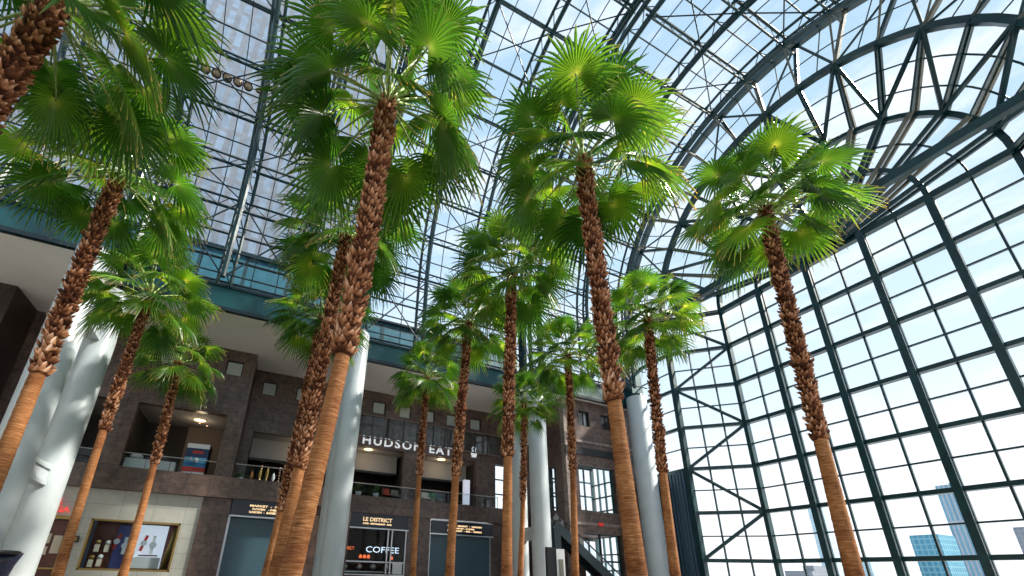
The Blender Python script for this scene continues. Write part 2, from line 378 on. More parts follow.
mm = MB(); n = 32; ring = [(UM + .05, V0 + RC, 0)] + [tuple(ap(UM + .05, RC, PI * i / n)) for i in range(n + 1)] + [(UM + .05, V0 - RC, 0)]
mm.v = ring; mm.f = [tuple(range(len(ring)))]; mm.build('glass_pane', M['glass_wall'], w1)
# splayed ring (B to C)
w2 = empty('window_2'); struct(w2)
def lerp(p, q, t): return V(p) + (V(q) - V(p)) * t
ustrip(RB, RC, UA, UM + .03, 'glass_pane', M['glass_wall'], w2)
arc(UA, RB, .45, .5).build('arched_chord', M['steel'], w2)
for sg in (1, -1):
    B = lambda z: V((UA, V0 + sg * RB, z)); C = lambda z: V((UM, V0 + sg * RC, z))
    MB().bar(B(0), B(ZS), .42, .5, (0, 1, 0)).build('mullion', M['steel'], w2)
    for z in rows: MB().bar(B(z), C(z), .30, .34, (0, 0, 1)).build('transom', M['steel'], w2)
    m = MB()
    for t in (1 / 3, 2 / 3): m.bar(lerp(B(0), C(0), t), lerp(B(ZS), C(ZS), t), .10, .14, (0, 1, 0))
    for z in rows: m.bar(B(z - 1.975), C(z - 1.975), .10, .14, (0, 0, 1))
    m.build('glazing_bar', M['steel'], w2)
    for i in range(NR):
        p, q = (B(rows[i]), C(rows[i + 1])) if i % 2 == 0 else (C(rows[i]), B(rows[i + 1]))
        MB().tube(p, q, .15, 8).build('diagonal_brace', M['steel'], w2)
for i in range(17):
    a = PI * i / 16; p, q = ap(UA, RB, a), ap(UM, RC, a); r = V((0, -math.sin(a), math.cos(a)))
    m = MB(); m.bar(p, q, .30, .22, tuple(r)); 
    m.build('ring_rib', M['steel_cream'] if i % 2 == 0 else M['steel'], w2)
    m = MB(); nrm = (q - p).cross(r).normalized() * .28
    if nrm.x < 0 : nrm = nrm
    m.bar(p + V((-.25, 0, 0)), q + V((-.5, 0, 0)), .14, .3, tuple(r)); m.build('ring_rib_chord', M['steel'], w2)
    if i < 16:
        b = PI * (i + 1) / 16
        pq = (ap(UA - .3, RB, a), ap(UM - .5, RC, b)) if i % 2 == 0 else (ap(UM - .5, RC, a), ap(UA - .3, RB, b))
        MB().bar(*pq, .26, .22).build('diagonal_brace', M['steel'], w2)
m = MB()
for t in (1 / 3, 2 / 3):
    u = UA + (UM - UA) * t; Rr = RB + (RC - RB) * t
    for i in range(32): m.tube(ap(u, Rr, PI * i / 32), ap(u, Rr, PI * (i + 1) / 32), .06, 5)
m.build('arched_glazing_bar', M['steel'], w2)
# annular ring A-B with the strip below
w3 = empty('window_3'); struct(w3)
ustrip(RA, RB, UA - .02, UA + .02, 'glass_pane', M['glass_wall'], w3)
arc(UA - .1, RA, .55, .5).build('arched_chord', M['steel'], w3)
arc(UA - 1.9, RA - 1.3, .3, .3).build('arched_inner_chord', M['steel'], w3)
for i in range(17):
    a = PI * i / 16; p, q = ap(UA - .1, RA, a), ap(UA - .1, RB, a); r = V((0, -math.sin(a), math.cos(a)))
    MB().bar(p, q, .26, .3, tuple(r)).build('radial_post', M['steel_cream'] if i % 2 == 0 else M['steel'], w3)
    m = MB(); m.tube(ap(UA - 1.9, RA - 1.3, a), ap(UA - .1, RA, a), .09); m.tube(ap(UA - 1.9, RA - 1.3, a), ap(UA - .1, RB, a), .07); m.build('strut', M['steel_cream'], w3)
    if i < 16:
        b = PI * (i + 1) / 16
        pq = (ap(UA - .1, RA, a), ap(UA - .1, RB, b)) if i % 2 else (ap(UA - .1, RB, a), ap(UA - .1, RA, b))
        MB().tube(*pq, .10).build('diagonal_brace', M['steel'], w3)
m = MB()
for t in (.5,):
    Rr = RA + (RB - RA) * t
    for i in range(32): m.tube(ap(UA, Rr, PI * i / 32), ap(UA, Rr, PI * (i + 1) / 32), .05, 5)
for i in range(16):
    a = PI * (i + .5) / 16; m.tube(ap(UA, RA, a), ap(UA, RB, a), .05, 5)
m.build('glazing_bar', M['steel'], w3)
for sg in (1, -1):
    for z in rows: MB().bar((UA, V0 + sg * RB, z), (UA, V0 + sg * RA, z), .30, .3, (0, 0, 1)).build('transom', M['steel'], w3)
    MB().bar((UA, V0 + sg * RA, 0), (UA, V0 + sg * RA, ZS), .4, .4, (0, 1, 0)).build('mullion', M['steel'], w3)
    m = MB()
    for z in rows: m.bar((UA, V0 + sg * RB, z - 1.975), (UA, V0 + sg * RA, z - 1.975), .10, .14, (0, 0, 1))
    m.build('glazing_bar', M['steel'], w3)
# springing tie beam across the opening
MB().bar((UA - .6, V0 - RA, ZS), (UA - .6, V0 + RA, ZS), .62, .5, (0, 0, 1)).build('trim_4', M['steel'])['kind'] = 'structure'
# louvred infill beside the stone wall
m = MB(); m.box(UA - .25, UA + .1, V0 + RB + .2, V0 + RA, 0, rows[4] - .15)
y = V0 + RB + .3
while y < V0 + RA: m.box(UA - .36, UA - .25, y, y + .16, 0, rows[4] - .2); y += .34
m.build('wall_louvred', M['louvre'])['kind'] = 'structure'

# ------------------------------------------------------------------ stone facade on the far side
ZT = 17.9                                   # soffit
wl = empty('wall_left'); struct(wl)
def wall(x0, x1, y, z0, z1, holes, th=.6, m='stone', name='stone_wall'):   # holes: (x0,x1,z0,z1)
    xs = sorted({x0, x1, *[h[0] for h in holes], *[h[1] for h in holes]}); zs = sorted({z0, z1, *[h[2] for h in holes], *[h[3] for h in holes]})
    b = MB()
    for i in range(len(xs) - 1):
        j = 0
        while j < len(zs) - 1:
            cx = (xs[i] + xs[i + 1]) / 2
            solid = lambda q: not any(h[0] < cx < h[1] and h[2] < (zs[q] + zs[q + 1]) / 2 < h[3] for h in holes)
            if not solid(j): j += 1; continue
            k = j
            while k + 1 < len(zs) - 1 and solid(k + 1): k += 1
            b.box(xs[i], xs[i + 1], y, y + th, zs[j], zs[k + 1]); j = k + 1
    return b.build(name, M[m], wl)
ZB = 7.45
# tier 1 (left): upper wall, ground storey
wall(-16.8, -2.3, 37, ZB, ZT, [(-15.8, -10.9, ZB, 12.3), (-9.35, -3.5, ZB, 12.3), (-4.4, -3.15, 15.65, 16.95), (-15.3, -14.1, 15.65, 16.95), (-8.9, -7.6, 15.65, 16.95)])
MB().box(-3.5, -2.3, 37.6, 40.2, 5.9, ZT).build('return_wall', M['stone_dark'], wl)
MB().box(-26, -16.8, 33.8, 37.6, 0, ZT).build('corner_block', M['stone_dark'], wl)
MB().box(-26, -16.75, 33.5, 33.8, 6.0, 7.4).build('ledge', M['stone_dark'], wl)
m = MB(); 
for z, r in ((11.0, .25), (14.2, .35)): m.path([V((-26 + i * .93, 33.7 - .9 * math.sin(PI * i / 10), z)) for i in range(11)], r)
m.build('curved_ledge', M['stone'], wl)
MB().box(-16.8, 5.9, 36.6, 37.6, 5.9, ZB).build('balcony_band', M['stone'], wl)
wall(-16.8, -3.8, 37.0, 0, 5.9, [(-12.6, -10.95, 0, 4.0), (-9.9, -4.8, .75, 3.95)], .5, 'limestone', 'limestone_wall')
MB().box(-3.8, -1.95, 36.9, 37.9, 0, 5.9).build('pier', M['stone'], wl)
MB().box(3.2, 6.9, 36.9, 40, 0, 5.9).build('pier', M['stone'], wl)
# tiers 2 and 3
sq = [(-1.6, -.4), (1.3, 2.5), (4.2, 5.4), (8.45, 9.75), (11.15, 12.4), (13.75, 15.0), (16.3, 17.5), (19.05, 20.35)]
wall(-2.3, 25.5, 40.2, ZB, ZT, [(a, b, 15.65, 16.95) for a, b in sq] + [(-1.6, 5.6, ZB, 12.2), (7.0, 12.0, ZB, 12.2), (13.8, 19.8, ZB, 12.2), (22.1, 24.9, 6.0, 12.2)])
MB().box(5.9, 25.5, 39.2, 40.3, 5.95, ZB).build('balcony_band', M['stone'], wl)
wall(6.6, 25.5, 39.5, 0, 5.95, [(6.9, 12.65, 0, 5.95), (14.8, 21.3, 0, 5.95), (22.6, 24.6, .3, 4.8)], .8, 'stone', 'lower_wall')
# tier 4 block
wall(26.2, 34.6, 32.6, 0, ZT, [(26.9, 31.3, 6.9, 11.2), (27.4, 28.7, 15.2, 16.8), (30.2, 31.6, 15.2, 16.8), (26.9, 31.4, 0, 4.9)])
wall(25.5, 26.2, 32.6, 0, ZT, [], .6, 'stone_light', 'pale_corner')
m = MB(); m.box(25.5, 26.1, 33.2, 34.3, 0, ZT); m.box(25.5, 26.1, 35.9, 40.2, 0, ZT); m.box(25.5, 26.1, 34.3, 35.9, 0, 7.0); m.box(25.5, 26.1, 34.3, 35.9, 11.2, ZT); m.build('return_wall', M['stone'], wl)
e = empty('window_36'); struct(e)
m = MB()
for y in (34.3, 34.85, 35.4, 35.9): m.box(25.75, 25.9, y - .05, y + .05, 7.0, 11.2)
for z in (7.0, 8.4, 9.8, 11.2): m.box(25.75, 25.9, 34.3, 35.9, z - .05, z + .05)
m.build('frame', M['beam'], e); MB().box(25.8, 25.83, 34.3, 35.9, 7.0, 11.2).build('glass_pane', M['glass_wall'], e)
e = empty('window_37'); struct(e)
m = MB()
for i in range(9): y = 32.0 + i * 1.0; m.box(34.8, 35.0, y - .07, y + .07, .2, 13.2)
for z in (.2, 1.9, 3.5, 5.3, 6.6, 8.1, 9.6, 11.1, 13.2): m.box(34.8, 35.0, 32.0, 40.0, z - .07, z + .07)
m.build('frame', M['beam'], e); MB().box(34.88, 34.92, 32.0, 40.0, .2, 13.2).build('glass_pane', M['glass_wall'], e)
for z in (13.4, 5.6): MB().box(26.2, 34.6, 32.48, 32.6, z, z + .25).build('string_course', M['stone_light'], wl)
MB().box(25.45, 34.6, 32.45, 32.6, 12.2, 12.9).build('dark_band', M['black'], wl)
MB().box(34.6, 35.2, 32.4, 40.2, 13.2, ZT).build('return_wall', M['stone'], wl)
# unseen near wall, kept low, with glazing added for fill light; low end wall
MB().box(-26, 35.4, -6.9, -6.3, 0, 2.5).build('wall_right', M['limestone'])['kind'] = 'structure'
e = empty('window_5'); struct(e); m = MB()
for i in range(16): m.box(-26 + i * 4.09 - .15, -26 + i * 4.09 + .15, -6.8, -6.4, 2.5, WF)
for i in range(6): m.box(-26, 35.4, -6.75, -6.45, 2.5 + i * 3.44 - .1, 2.5 + i * 3.44 + .1)
m.build('frame', M['steel'], e); MB().box(-26, 35.4, -6.62, -6.58, 2.5, WF).build('glass_pane', M['glass_wall'], e)
MB().box(-26.4, -26, -7, 34, 0, WF).build('wall_back', M['limestone'])['kind'] = 'structure'
# soffits
for k, (x0, x1, y0, y1) in enumerate(((-26, -10.5, 27.5, 37.6), (-10.5, 5.0, 30.7, 40.8), (5.0, 21.5, 33.7, 40.8), (21.5, 35.2, 31.9, 40.8))):
    MB().box(x0, x1, y0, y1, ZT, ZT + .25).build('ceiling_soffit', M['soffit'])['kind'] = 'structure'
    e = empty('trim_%d' % (10 + k)); struct(e)
    MB().box(x0, x1, y0 - .1, y0 + .35, ZT + .05, WF).build('teal_fascia', M['beam'], e)
    m = MB(); m.box(x0, x1, y0 - .22, y0 + .1, ZT - .14, ZT + .14); m.box(x0, x1, y0 - .22, y0 + .1, WF - .12, WF + .1); m.build('flange', M['steel_dark'], e)
    m = MB(); m.box(x0, x1, y0 + .35, y1, WF - .1, WF + .1); m.build('gutter_deck', M['steel_dark'], e)
m = MB(); m.box(33.6, 35.1, 31.2, 32.6, ZT + .1, 22.8); m.build('trim_20', M['beam'])['kind'] = 'structure'

# ------------------------------------------------------------------ rooms behind the openings
rm = empty('wall_interior'); struct(rm)
def room(x0, x1, y0, y1, z0, z1, name='room', ceil='int_ceiling', back='interior', side='interior', floor='interior'):
    MB().box(x0 - .2, x1 + .2, y1, y1 + .2, z0, z1 + .3).build('room_back', M[back], rm)
    m = MB(); m.box(x0 - .2, x0, y0, y1, z0, z1); m.box(x1, x1 + .2, y0, y1, z0, z1); m.build('room_side', M[side], rm)
    MB().box(x0 - .2, x1 + .2, y0, y1, z1, z1 + .3).build('room_ceiling', M[ceil], rm)
    MB().box(x0 - .2, x1 + .2, y0, y1, z0 - .2, z0).build('room_floor', M[floor], rm)
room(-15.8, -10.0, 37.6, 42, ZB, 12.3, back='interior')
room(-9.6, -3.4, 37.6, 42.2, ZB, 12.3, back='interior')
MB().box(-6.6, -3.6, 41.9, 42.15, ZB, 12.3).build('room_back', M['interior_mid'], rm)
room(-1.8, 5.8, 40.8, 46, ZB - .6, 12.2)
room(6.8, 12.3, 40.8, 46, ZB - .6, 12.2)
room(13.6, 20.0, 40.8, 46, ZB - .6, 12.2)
for x0, x1, y in ((-1.6, 5.6, 42.6), (7.0, 12.0, 42.6), (13.8, 19.8, 42.6)):      # pale bulkhead
    MB().box(x0, x1, y, y + .3, 10.4, 12.2).build('bulkhead', M['int_ceiling'], rm)
for x0, x1, y in ((-1.6, 5.6, 42.5), (7.0, 12.0, 42.5), (13.8, 19.8, 42.5)):
    MB().box(x0, x1, y - .05, y + .5, 10.2, 10.42).build('bulkhead_trim', M['black'], rm)
# recessed window frames in small square windows
pale = mat('frosted_square_window', (0.42, 0.47, 0.44), 0.25)
k = 0
for a, b, y, z0, z1 in [(-4.4, -3.15, 37, 15.65, 16.95), (-8.9, -7.6, 37, 15.65, 16.95), (-15.3, -14.1, 37, 15.65, 16.95)] + [(a, b, 40.2, 15.65, 16.95) for a, b in sq] + [(27.4, 28.7, 32.6, 15.2, 16.8), (30.2, 31.6, 32.6, 15.2, 16.8)]:
    k += 1; e = empty('window_%d' % (10 + k)); struct(e)
    m = MB(); t = .09; yy = y + .12
    m.box(a, b, yy, yy + .15, z0, z0 + t); m.box(a, b, yy, yy + .15, z1 - t, z1); m.box(a, a + t, yy, yy + .15, z0, z1); m.box(b - t, b, yy, yy + .15, z0, z1); m.build('frame', M['black'], e)
    if y < 33:
        MB().box((a + b) / 2 - .04, (a + b) / 2 + .04, yy, yy + .1, z0, z1).build('mullion', M['black'], e)
        MB().box(a, b, yy + .1, yy + .13, z0, z1).build('glass_pane', M['glass_rail'], e)
    else: MB().box(a, b, yy + .1, yy + .16, z0, z1).build('glass_pane', pale, e)
# tier 4: see-through room with a bright outer window
def grid_window(name, x0, x1, y, z0, z1, nx, nz, fr=.14, glassm='glass_wall', m='beam'):
    e = empty(name); struct(e); b = MB()
    for i in range(nx + 1): x = x0 + (x1 - x0) * i / nx; b.box(x - fr / 2, x + fr / 2, y, y + .15, z0, z1)
    for j in range(nz + 1): z = z0 + (z1 - z0) * j / nz; b.box(x0, x1, y, y + .15, z - fr / 2, z + fr / 2)
    b.build('frame', M[m], e); MB().box(x0, x1, y + .06, y + .09, z0, z1).build('glass_pane', M[glassm], e)
    return e
grid_window('window_30', 26.9, 31.3, 33.0, 6.9, 11.2, 1, 1, .16)
grid_window('window_31', 29.0, 34.8, 39.9, 6.6, 13.0, 5, 4, .16)
grid_window('window_32', 26.9, 31.4, 33.0, 0.2, 4.9, 2, 2, .16, m='steel_dark')
grid_window('window_33', 29.0, 34.8, 39.9, 0.4, 5.0, 5, 2, .16)
grid_window('window_34', 22.1, 24.9, 40.5, 6.0, 12.2, 2, 4, .13)
grid_window('window_35', 22.6, 24.6, 40.0, 0.3, 4.8, 2, 3, .13)
wall(26.1, 35.2, 40.0, 0, ZT, [(29.0, 34.8, 6.6, 13.0), (29.0, 34.8, .4, 5.0), (27, 34.6, 15, 17)], .3, 'interior_mid', 'inner_wall')
MB().box(26.1, 34.6, 33.2, 40.0, 5.3, 5.6).build('inner_floor', M['interior_mid'], wl)
MB().box(26.1, 34.6, 33.2, 40.0, 13.2, 13.5).build('inner_ceiling', M['int_ceiling'], wl)

# ------------------------------------------------------------------ glazed fascia above HUDSON EATS
e = tag(empty('glass_fascia', (14, 40, 13)), 'long reflective glass strip on brown wall above the HUDSON EATS letters', 'glass panel')
m = MB(); m.box(-7.0, 8.6, -.12, -.06, 0.1, 2.2); m.build('glass_panel', M['glass_rail'], e)
m = MB(); m.box(-7.0, 8.6, -.16, -.02, 2.2, 2.3); m.box(-7.0, 8.6, -.16, -.02, 0.0, 0.1)
m.build('metal_rail', M['interior_mid'], e)
for i in range(11): MB().box(-7.0 + i * 1.56 - .03, -7.0 + i * 1.56 + .03, -.17, 0, 0, 2.3).build('divider', M['steel_dark'], e)

# ------------------------------------------------------------------ columns
def column(u, v, r, z1, label, group=None):
    e = tag(empty('white_column', (u, v, 0)), label, 'column', group, 'thing')
    MB().lathe([(r * 1.0, 0), (r, .02), (r, z1 - .05), (r * .97, z1)], 40).build('shaft', M['white'], e, True)
    MB().lathe([(r * 1.12, 0), (r * 1.12, .35), (r * 1.02, .42)], 40).build('base', M['chrome'], e, True)
    MB().lathe([(r * .7, z1), (r * .7, z1 + .35)], 24).build('capital', M['steel_dark'], e, True)
    return e
c1 = column(-10.9, 26.9, .82, 17.55, 'nearer thick white round column of the pair at the left edge')
c2 = column(-10.8, 31.2, .80, 17.55, 'rear white column of the left pair, beside the pale watch shop')
column(4.85, 30.6, .74, 18.4, 'tall white round column between the thick palm and the LE DISTRICT shop')
column(4.9, 34.2, .74, 17.55, 'rear white column hidden close behind the one beside LE DISTRICT')
column(21.5, 31.3, .80, 17.55, 'front white column of the middle pair, above the black and white totem')
column(21.5, 34.6, .74, 17.55, 'rear white column of the middle pair, left of its partner')
column(33.55, 30.8, .98, 18.6, 'rightmost white round column, standing against the tall glass end wall')
def link(u, y0, y1, z, label):
    e = tag(empty('column_bracket', (u, (y0 + y1) / 2, z)), label, 'bracket')
    L = (y1 - y0) / 2
    MB().box(-.32, .32, -L, L, -.12, .12).build('top_plate', M['white'], e)
    MB().box(-.22, .22, -L, L, -.75, -.12).build('web', M['white'], e)
    MB().box(-.32, .32, -L, L, -.95, -.75).build('bottom_plate', M['white'], e)
link(-10.85, 27.73, 30.39, 14.7, 'upper white bracket joining the two left columns')
link(-10.85, 27.73, 30.39, 5.9, 'lower white bracket joining the two left columns')
link(21.5, 32.11, 33.85, 4.9, 'white bracket joining the two middle columns above the totem')
link(21.5, 32.11, 33.85, 13.5, 'white bracket high between the two middle columns')

# ------------------------------------------------------------------ watch shop (left, ground floor)
e = tag(empty('shop_sign', (-12.93, 36.9, 4.2)), 'red lit OMEGA letters with emblem on pale limestone wall', 'sign')
text_mesh('lettering', 'OMEGA', .52, M['sign_red'], e, .05, 1.9, (-.1, -.06, 0), bold=.012)
m = MB()
pts = [V((.92 + .26 * math.cos(a), -.08, .76 + .24 * math.sin(a))) for a in [math.radians(-55 + i * 290 / 14) for i in range(15)]]
m.path(pts, .05); m.tube(pts[0], pts[0] + V((.22, 0, -.02)), .05); m.tube(pts[-1], pts[-1] + V((-.22, 0, -.02)), .05)
m.build('emblem', M['sign_red'], e)
d1 = empty('door_1', (-12.6, 37.1, 0)); struct(d1)
m = MB(); m.box(0, 1.65, 0, .2, 3.8, 4.0); m.box(0, .12, 0, .2, 0, 3.9); m.box(1.53, 1.65, 0, .2, 0, 3.9); m.build('frame', M['gold'], d1)
MB().box(.12, 1.53, .6, .7, 0, 3.8).build('panel', M['redwood'], d1)
m = MB(); m.box(.3, .75, .5, .58, 2.3, 2.9); m.box(.9, 1.35, .5, .58, 1.7, 2.8); m.box(.35, .75, .5, .58, 1.6, 2.1); m.build('notice', M['cream'], d1)
MB().box(.12, 1.53, .3, .36, .75, .85).build('rail', M['gold'], d1)
e = tag(empty('display_window', (-9.9, 37.0, .75)), 'brass framed shop window with watches and a bright panel', 'shop window')
m = MB(); t = .13
for (a, b) in ((0, 2.45), (2.45, 5.1)):
    m.box(a, b, 0, .25, 0, t); m.box(a, b, 0, .25, 3.07, 3.2); m.box(a, a + t, 0, .25, 0, 3.2); m.box(b - t, b, 0, .25, 0, 3.2)
m.build('frame', M['gold'], e)
MB().box(.1, 5.0, .12, .14, .1, 3.1).build('glass_pane', M['glass_rail'], e)
MB().box(.1, 5.0, 1.0, 1.1, 0, 3.2).build('back_panel', M['redwood'], e)
MB().box(.1, 5.0, .26, 1.0, -.02, .12).build('sill', M['gold'], e)
MB().box(1.45, 2.35, .85, .95, .1, 2.9).build('dark_panel', M['navy_glow'], e)
MB().box(2.65, 4.35, .55, .7, .2, 3.0).build('bright_panel', M['showcase'], e)
MB().box(3.0, 4.1, .45, .62, .98, 1.06).build('shelf', M['redwood'], e)
MB().box(2.7, 4.3, .5, .56, .2, .9).build('drawer_front', M['whitep'], e)
MB().tube((4.55, .6, .2), (4.85, .5, 2.9), .16, 10).build('pillar', M['gold'], e, True)
def watch(u, z, y, s, strap, label, tilt=0.0):
    w = tag(empty('wristwatch', (u, y, z)), label, 'watch'); w.rotation_euler = (0, tilt, 0)
    MB().box(-.09 * s, .09 * s, -.03, .03, -.55 * s, -.15 * s).build('strap', strap, w); MB().box(-.09 * s, .09 * s, -.03, .03, .15 * s, .55 * s).build('strap', strap, w)
    m = MB(); m.v = []; 
    for j, yy in enumerate((-.06, .03)):
        for i in range(16): a = PI * i / 8; m.v.append((.19 * s * math.cos(a), yy, .19 * s * math.sin(a)))
    m.f = [tuple(range(16)), tuple(range(31, 15, -1))] + [(i, (i + 1) % 16, 16 + (i + 1) % 16, 16 + i) for i in range(16)]
    m.build('case', M['chrome'], w)
watch(-6.2, 2.45, 37.42, 1.1, M['whitep'], 'large steel watch image on the bright panel')
watch(-6.75, 2.55, 37.42, .95, M['red'], 'red strapped watch on the bright panel', .2)
watch(-7.85, 2.35, 37.75, 1.0, M['chrome'], 'steel watch against the dark blue panel')
watch(-8.35, 2.6, 37.75, .95, M['red'], 'red strapped watch against the dark blue panel', .25)
for i, (u, z, lab) in enumerate(((-9.4, .95, 'leftmost'), (-8.95, 1.0, 'second'), (-9.3, 1.9, 'upper left'), (-8.75, 1.9, 'upper right'))):
    b = tag(empty('display_stand', (u, 37.55, z)), 'small cream display stand, %s in the dark part of the window' % lab, 'display stand')
    MB().box(-.12, .12, -.1, .1, 0, .45).build('block', M['cream'], b)
    MB().lathe([(.02, .45), (.14, .52), (.15, .66), (.06, .74)], 12).build('watch_pillow', M['whitep'] if i % 2 else M['gold'], b, True)
e = tag(empty('wall_lantern', (-10.35, 36.95, 2.6)), 'small dark box fixed on limestone between shop door and window', 'wall fitting')
MB().box(-.12, .12, -.12, .05, -.2, .2).build('housing', M['black'], e); MB().box(-.07, .07, -.14, -.12, -.12, .12).build('face', M['gold'], e)

# ------------------------------------------------------------------ shutters, LE DISTRICT shop
def sign_box(x0, x1, y, z0, z1, label, lines, txm='sign_gold'):
    e = tag(empty('shop_sign', (x0, y, z0)), label, 'sign'); w = x1 - x0; h = z1 - z0
    MB().box(0, w, 0, .3, 0, h).build('panel', M['navy'], e)
    m = MB(); m.box(-.05, w + .05, -.08, .0, -.1, 0); m.box(-.05, w + .05, -.08, .0, h, h + .06); m.build('edge_trim', M['chrome'], e)
    for body, size, zz, xx, ww in lines: text_mesh('lettering', body, size, M[txm], e, .02, ww, (xx, -.04, zz), bold=.008)
    return e
sign_box(6.95, 12.6, 39.35, 4.75, 5.95, 'navy sign panel reading LE DISTRICT in gold letters', [('LE DISTRICT', .46, .55, 1.5, 2.6), ('CAFE - RESTAURANT - BAR', .18, .28, 1.5, 2.6)])
sign_box(-1.85, 3.1, 36.75, 4.75, 5.9, 'navy sign panel with small gold lines above the left shutter', [('MARKET  -  BUTCHER', .2, .7, 1.2, 3.2), ('FLOWERS', .18, .47, 1.4, .9), ('- CHEESE -', .18, .47, 2.5, .8), ('GARDEN  -  BAKERY  -  SEAFOOD', .2, .24, 1.2, 3.3)])
sign_box(14.85, 21.25, 39.3, 4.65, 5.8, 'navy sign panel with small gold lines above the right shutter', [('CAFE  -  MARKET  -  GARDEN', .2, .72, 1.6, 3.6), ('PASTRY - COFFEE', .18, .49, 2.4, 2.0), ('RESTAURANT  -  BAR  -  DINING', .2, .26, 1.6, 3.6)])
def shutter(x0, x1, y, z1, label):
    e = tag(empty('roller_shutter', (x0, y, 0)), label, 'shutter'); w = x1 - x0
    MB().box(.12, w - .12, .1, .16, .1, z1).build('curtain', M['shutter'], e)
    MB().box(0, .14, 0, .3, 0, z1).build('guide_rail', M['chrome'], e); MB().box(w - .14, w, 0, .3, 0, z1).build('guide_rail', M['chrome'], e)
    MB().box(.1, w - .1, .02, .2, 0, .16).build('bottom_rail', M['steel_dark'], e)
shutter(-1.95, 3.2, 37.2, 4.72, 'closed blue grey roller shutter right of the watch shop')
shutter(14.8, 21.3, 39.7, 4.6, 'closed blue grey roller shutter right of LE DISTRICT')
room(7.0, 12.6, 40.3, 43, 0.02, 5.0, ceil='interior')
e = tag(empty('shopfront', (6.95, 39.6, 0)), 'dark glazed cafe front with steel frame under the LE DISTRICT sign', 'shop front')
m = MB(); 
for x in (0, 3.95, 4.3, 5.6): m.box(x - .05, x + .05, 0, .12, 0, 4.7)
for z in (.9, 1.95): m.box(0, 5.6, 0, .12, z - .05, z + .05)
m.build('frame', M['chrome'], e); MB().box(0, 5.6, .05, .07, 0, 4.65).build('glass_pane', M['glass_rail'], e)
MB().box(4.55, 5.4, -.02, .1, 1.0, 1.9).build('notice_panel', M['whitep'], e)
e = tag(empty('neon_sign', (9.15, 40.2, 2.75)), 'white neon COFFEE letters inside the dark cafe', 'neon sign')
text_mesh('lettering', 'COFFEE', .72, M['neon'], e, .01, 3.0, (0, 0, 0))
e = tag(empty('neon_sign', (6.95, 40.4, 2.9)), 'small orange lit letters DISTRICT at the left inside the cafe', 'neon sign')
text_mesh('lettering', 'DISTRICT', .4, M['orange'], e, .02, 1.2, (0, 0, 0))
e = tag(empty('cafe_counter', (7.0, 41.5, 0)), 'dark cafe counter behind the LE DISTRICT glass', 'counter')
MB().box(0, 5.5, 0, .8, 0, 1.1).build('body', M['shelf'], e); MB().box(0, 5.6, -.1, .9, 1.1, 1.18).build('worktop', M['chrome'], e)
for i in range(4):
    b = tag(empty('pendant_lamp', (7.6 + i * 1.25, 40.9, 1.55)), '', 'lamp')
    b['label'] = 'round grey glass lamp hanging in a row in the cafe window'; b['group'] = 'lamps hanging in the cafe window'
    MB().lathe([(.05, -.25), (.27, -.12), (.3, 0), (.2, .2), (.04, .28)], 16).build('globe', M['chrome'], b, True); MB().tube((0, 0, .28), (0, 0, 3.0), .015, 5).build('cord', M['black'], b)
for i, (u, z) in enumerate(((8.8, 2.25), (9.15, 2.25), (9.5, 2.25), (11.6, 2.2), (7.15, 2.5))):
    b = tag(MB().lathe([(.11, 0), (.14, .1), (.14, .2), (.05, .3)], 12, (0, 0, 0)).build('lantern', M['orange'], None, True), ['first of three small orange lanterns in the cafe', 'middle of three small orange lanterns in the cafe', 'third of three small orange lanterns in the cafe', 'single orange lantern at the right of the cafe', 'single orange lantern at the left of the cafe'][i], 'lantern'); b.location = (u, 40.5, z)

# ------------------------------------------------------------------ HUDSON EATS
e = tag(empty('wall_sign', (7.8, 40.2, 12.45)), 'white HUDSON EATS letters on the brown stone wall', 'sign')
text_mesh('lettering', 'HUDSON EATS', 1.12, M['sign_white'], e, .03, 9.9, (0, -.1, 0), bold=.022, space=1.25)
e = tag(empty('wall_emblem', (19.5, 40.15, 12.7)), 'small white rounded emblem on stone right of HUDSON EATS', 'emblem')
m = MB(); 
for z, s in ((0, .26), (.5, .18)):
    m.path([V((s * math.cos(a) * 1.2, -.05, z + .3 + s * math.sin(a) * 1.1)) for a in [2 * PI * i / 14 for i in range(15)]], .05)
m.box(-.26, .26, -.1, -.02, -.1, .45); m.build('badge', M['sign_white'], e)

# ------------------------------------------------------------------ balconies
def railing(x0, x1, y, z, label, hgt=1.1):
    e = tag(empty('glass_railing', (x0, y, z)), label, 'railing'); w = x1 - x0
    MB().box(0, w, 0, .02, .02, hgt - .05).build('glass_panel', M['glass_rail'], e)
    MB().tube((0, .01, hgt), (w, .01, hgt), .035).build('handrail', M['chrome'], e)
    k = max(2, round(w / 1.5))
    for i in range(k + 1): MB().box(w * i / k - .015, w * i / k + .015, 0, .04, 0, hgt).build('post', M['steel_dark'], e)
railing(-15.8, -10.9, 37.1, ZB, 'glass balcony railing left of the upper lounge, behind the columns')
railing(-9.35, -3.5, 37.1, ZB, 'glass balcony railing above the pale watch shop')
railing(-2.2, 5.8, 36.9, ZB, 'glass balcony railing above the left shutter')
railing(6.6, 13.2, 39.35, ZB, 'glass balcony railing above the LE DISTRICT sign')
railing(13.25, 21.9, 39.35, ZB, 'glass balcony railing above the right shutter')
e = tag(empty('planter_box', (-9.3, 37.6, ZB)), 'long white planter box on the balcony above the watch shop', 'planter')
MB().box(0, 3.1, 0, .6, 0, .85).build('box', M['whitep'], e); MB().box(.1, 3.0, .1, .5, .85, .9).build('soil', M['shelf'], e); MB().lathe([(.35, .9), (.42, 1.05), (.3, 1.2)], 14, (.6, .3, 0)).build('bowl', M['whitep'], e, True)
e = tag(empty('information_kiosk', (-4.95, 37.5, ZB)), 'blue poster box with white top and red band on balcony', 'kiosk'); e.rotation_euler = (0, 0, -.10)
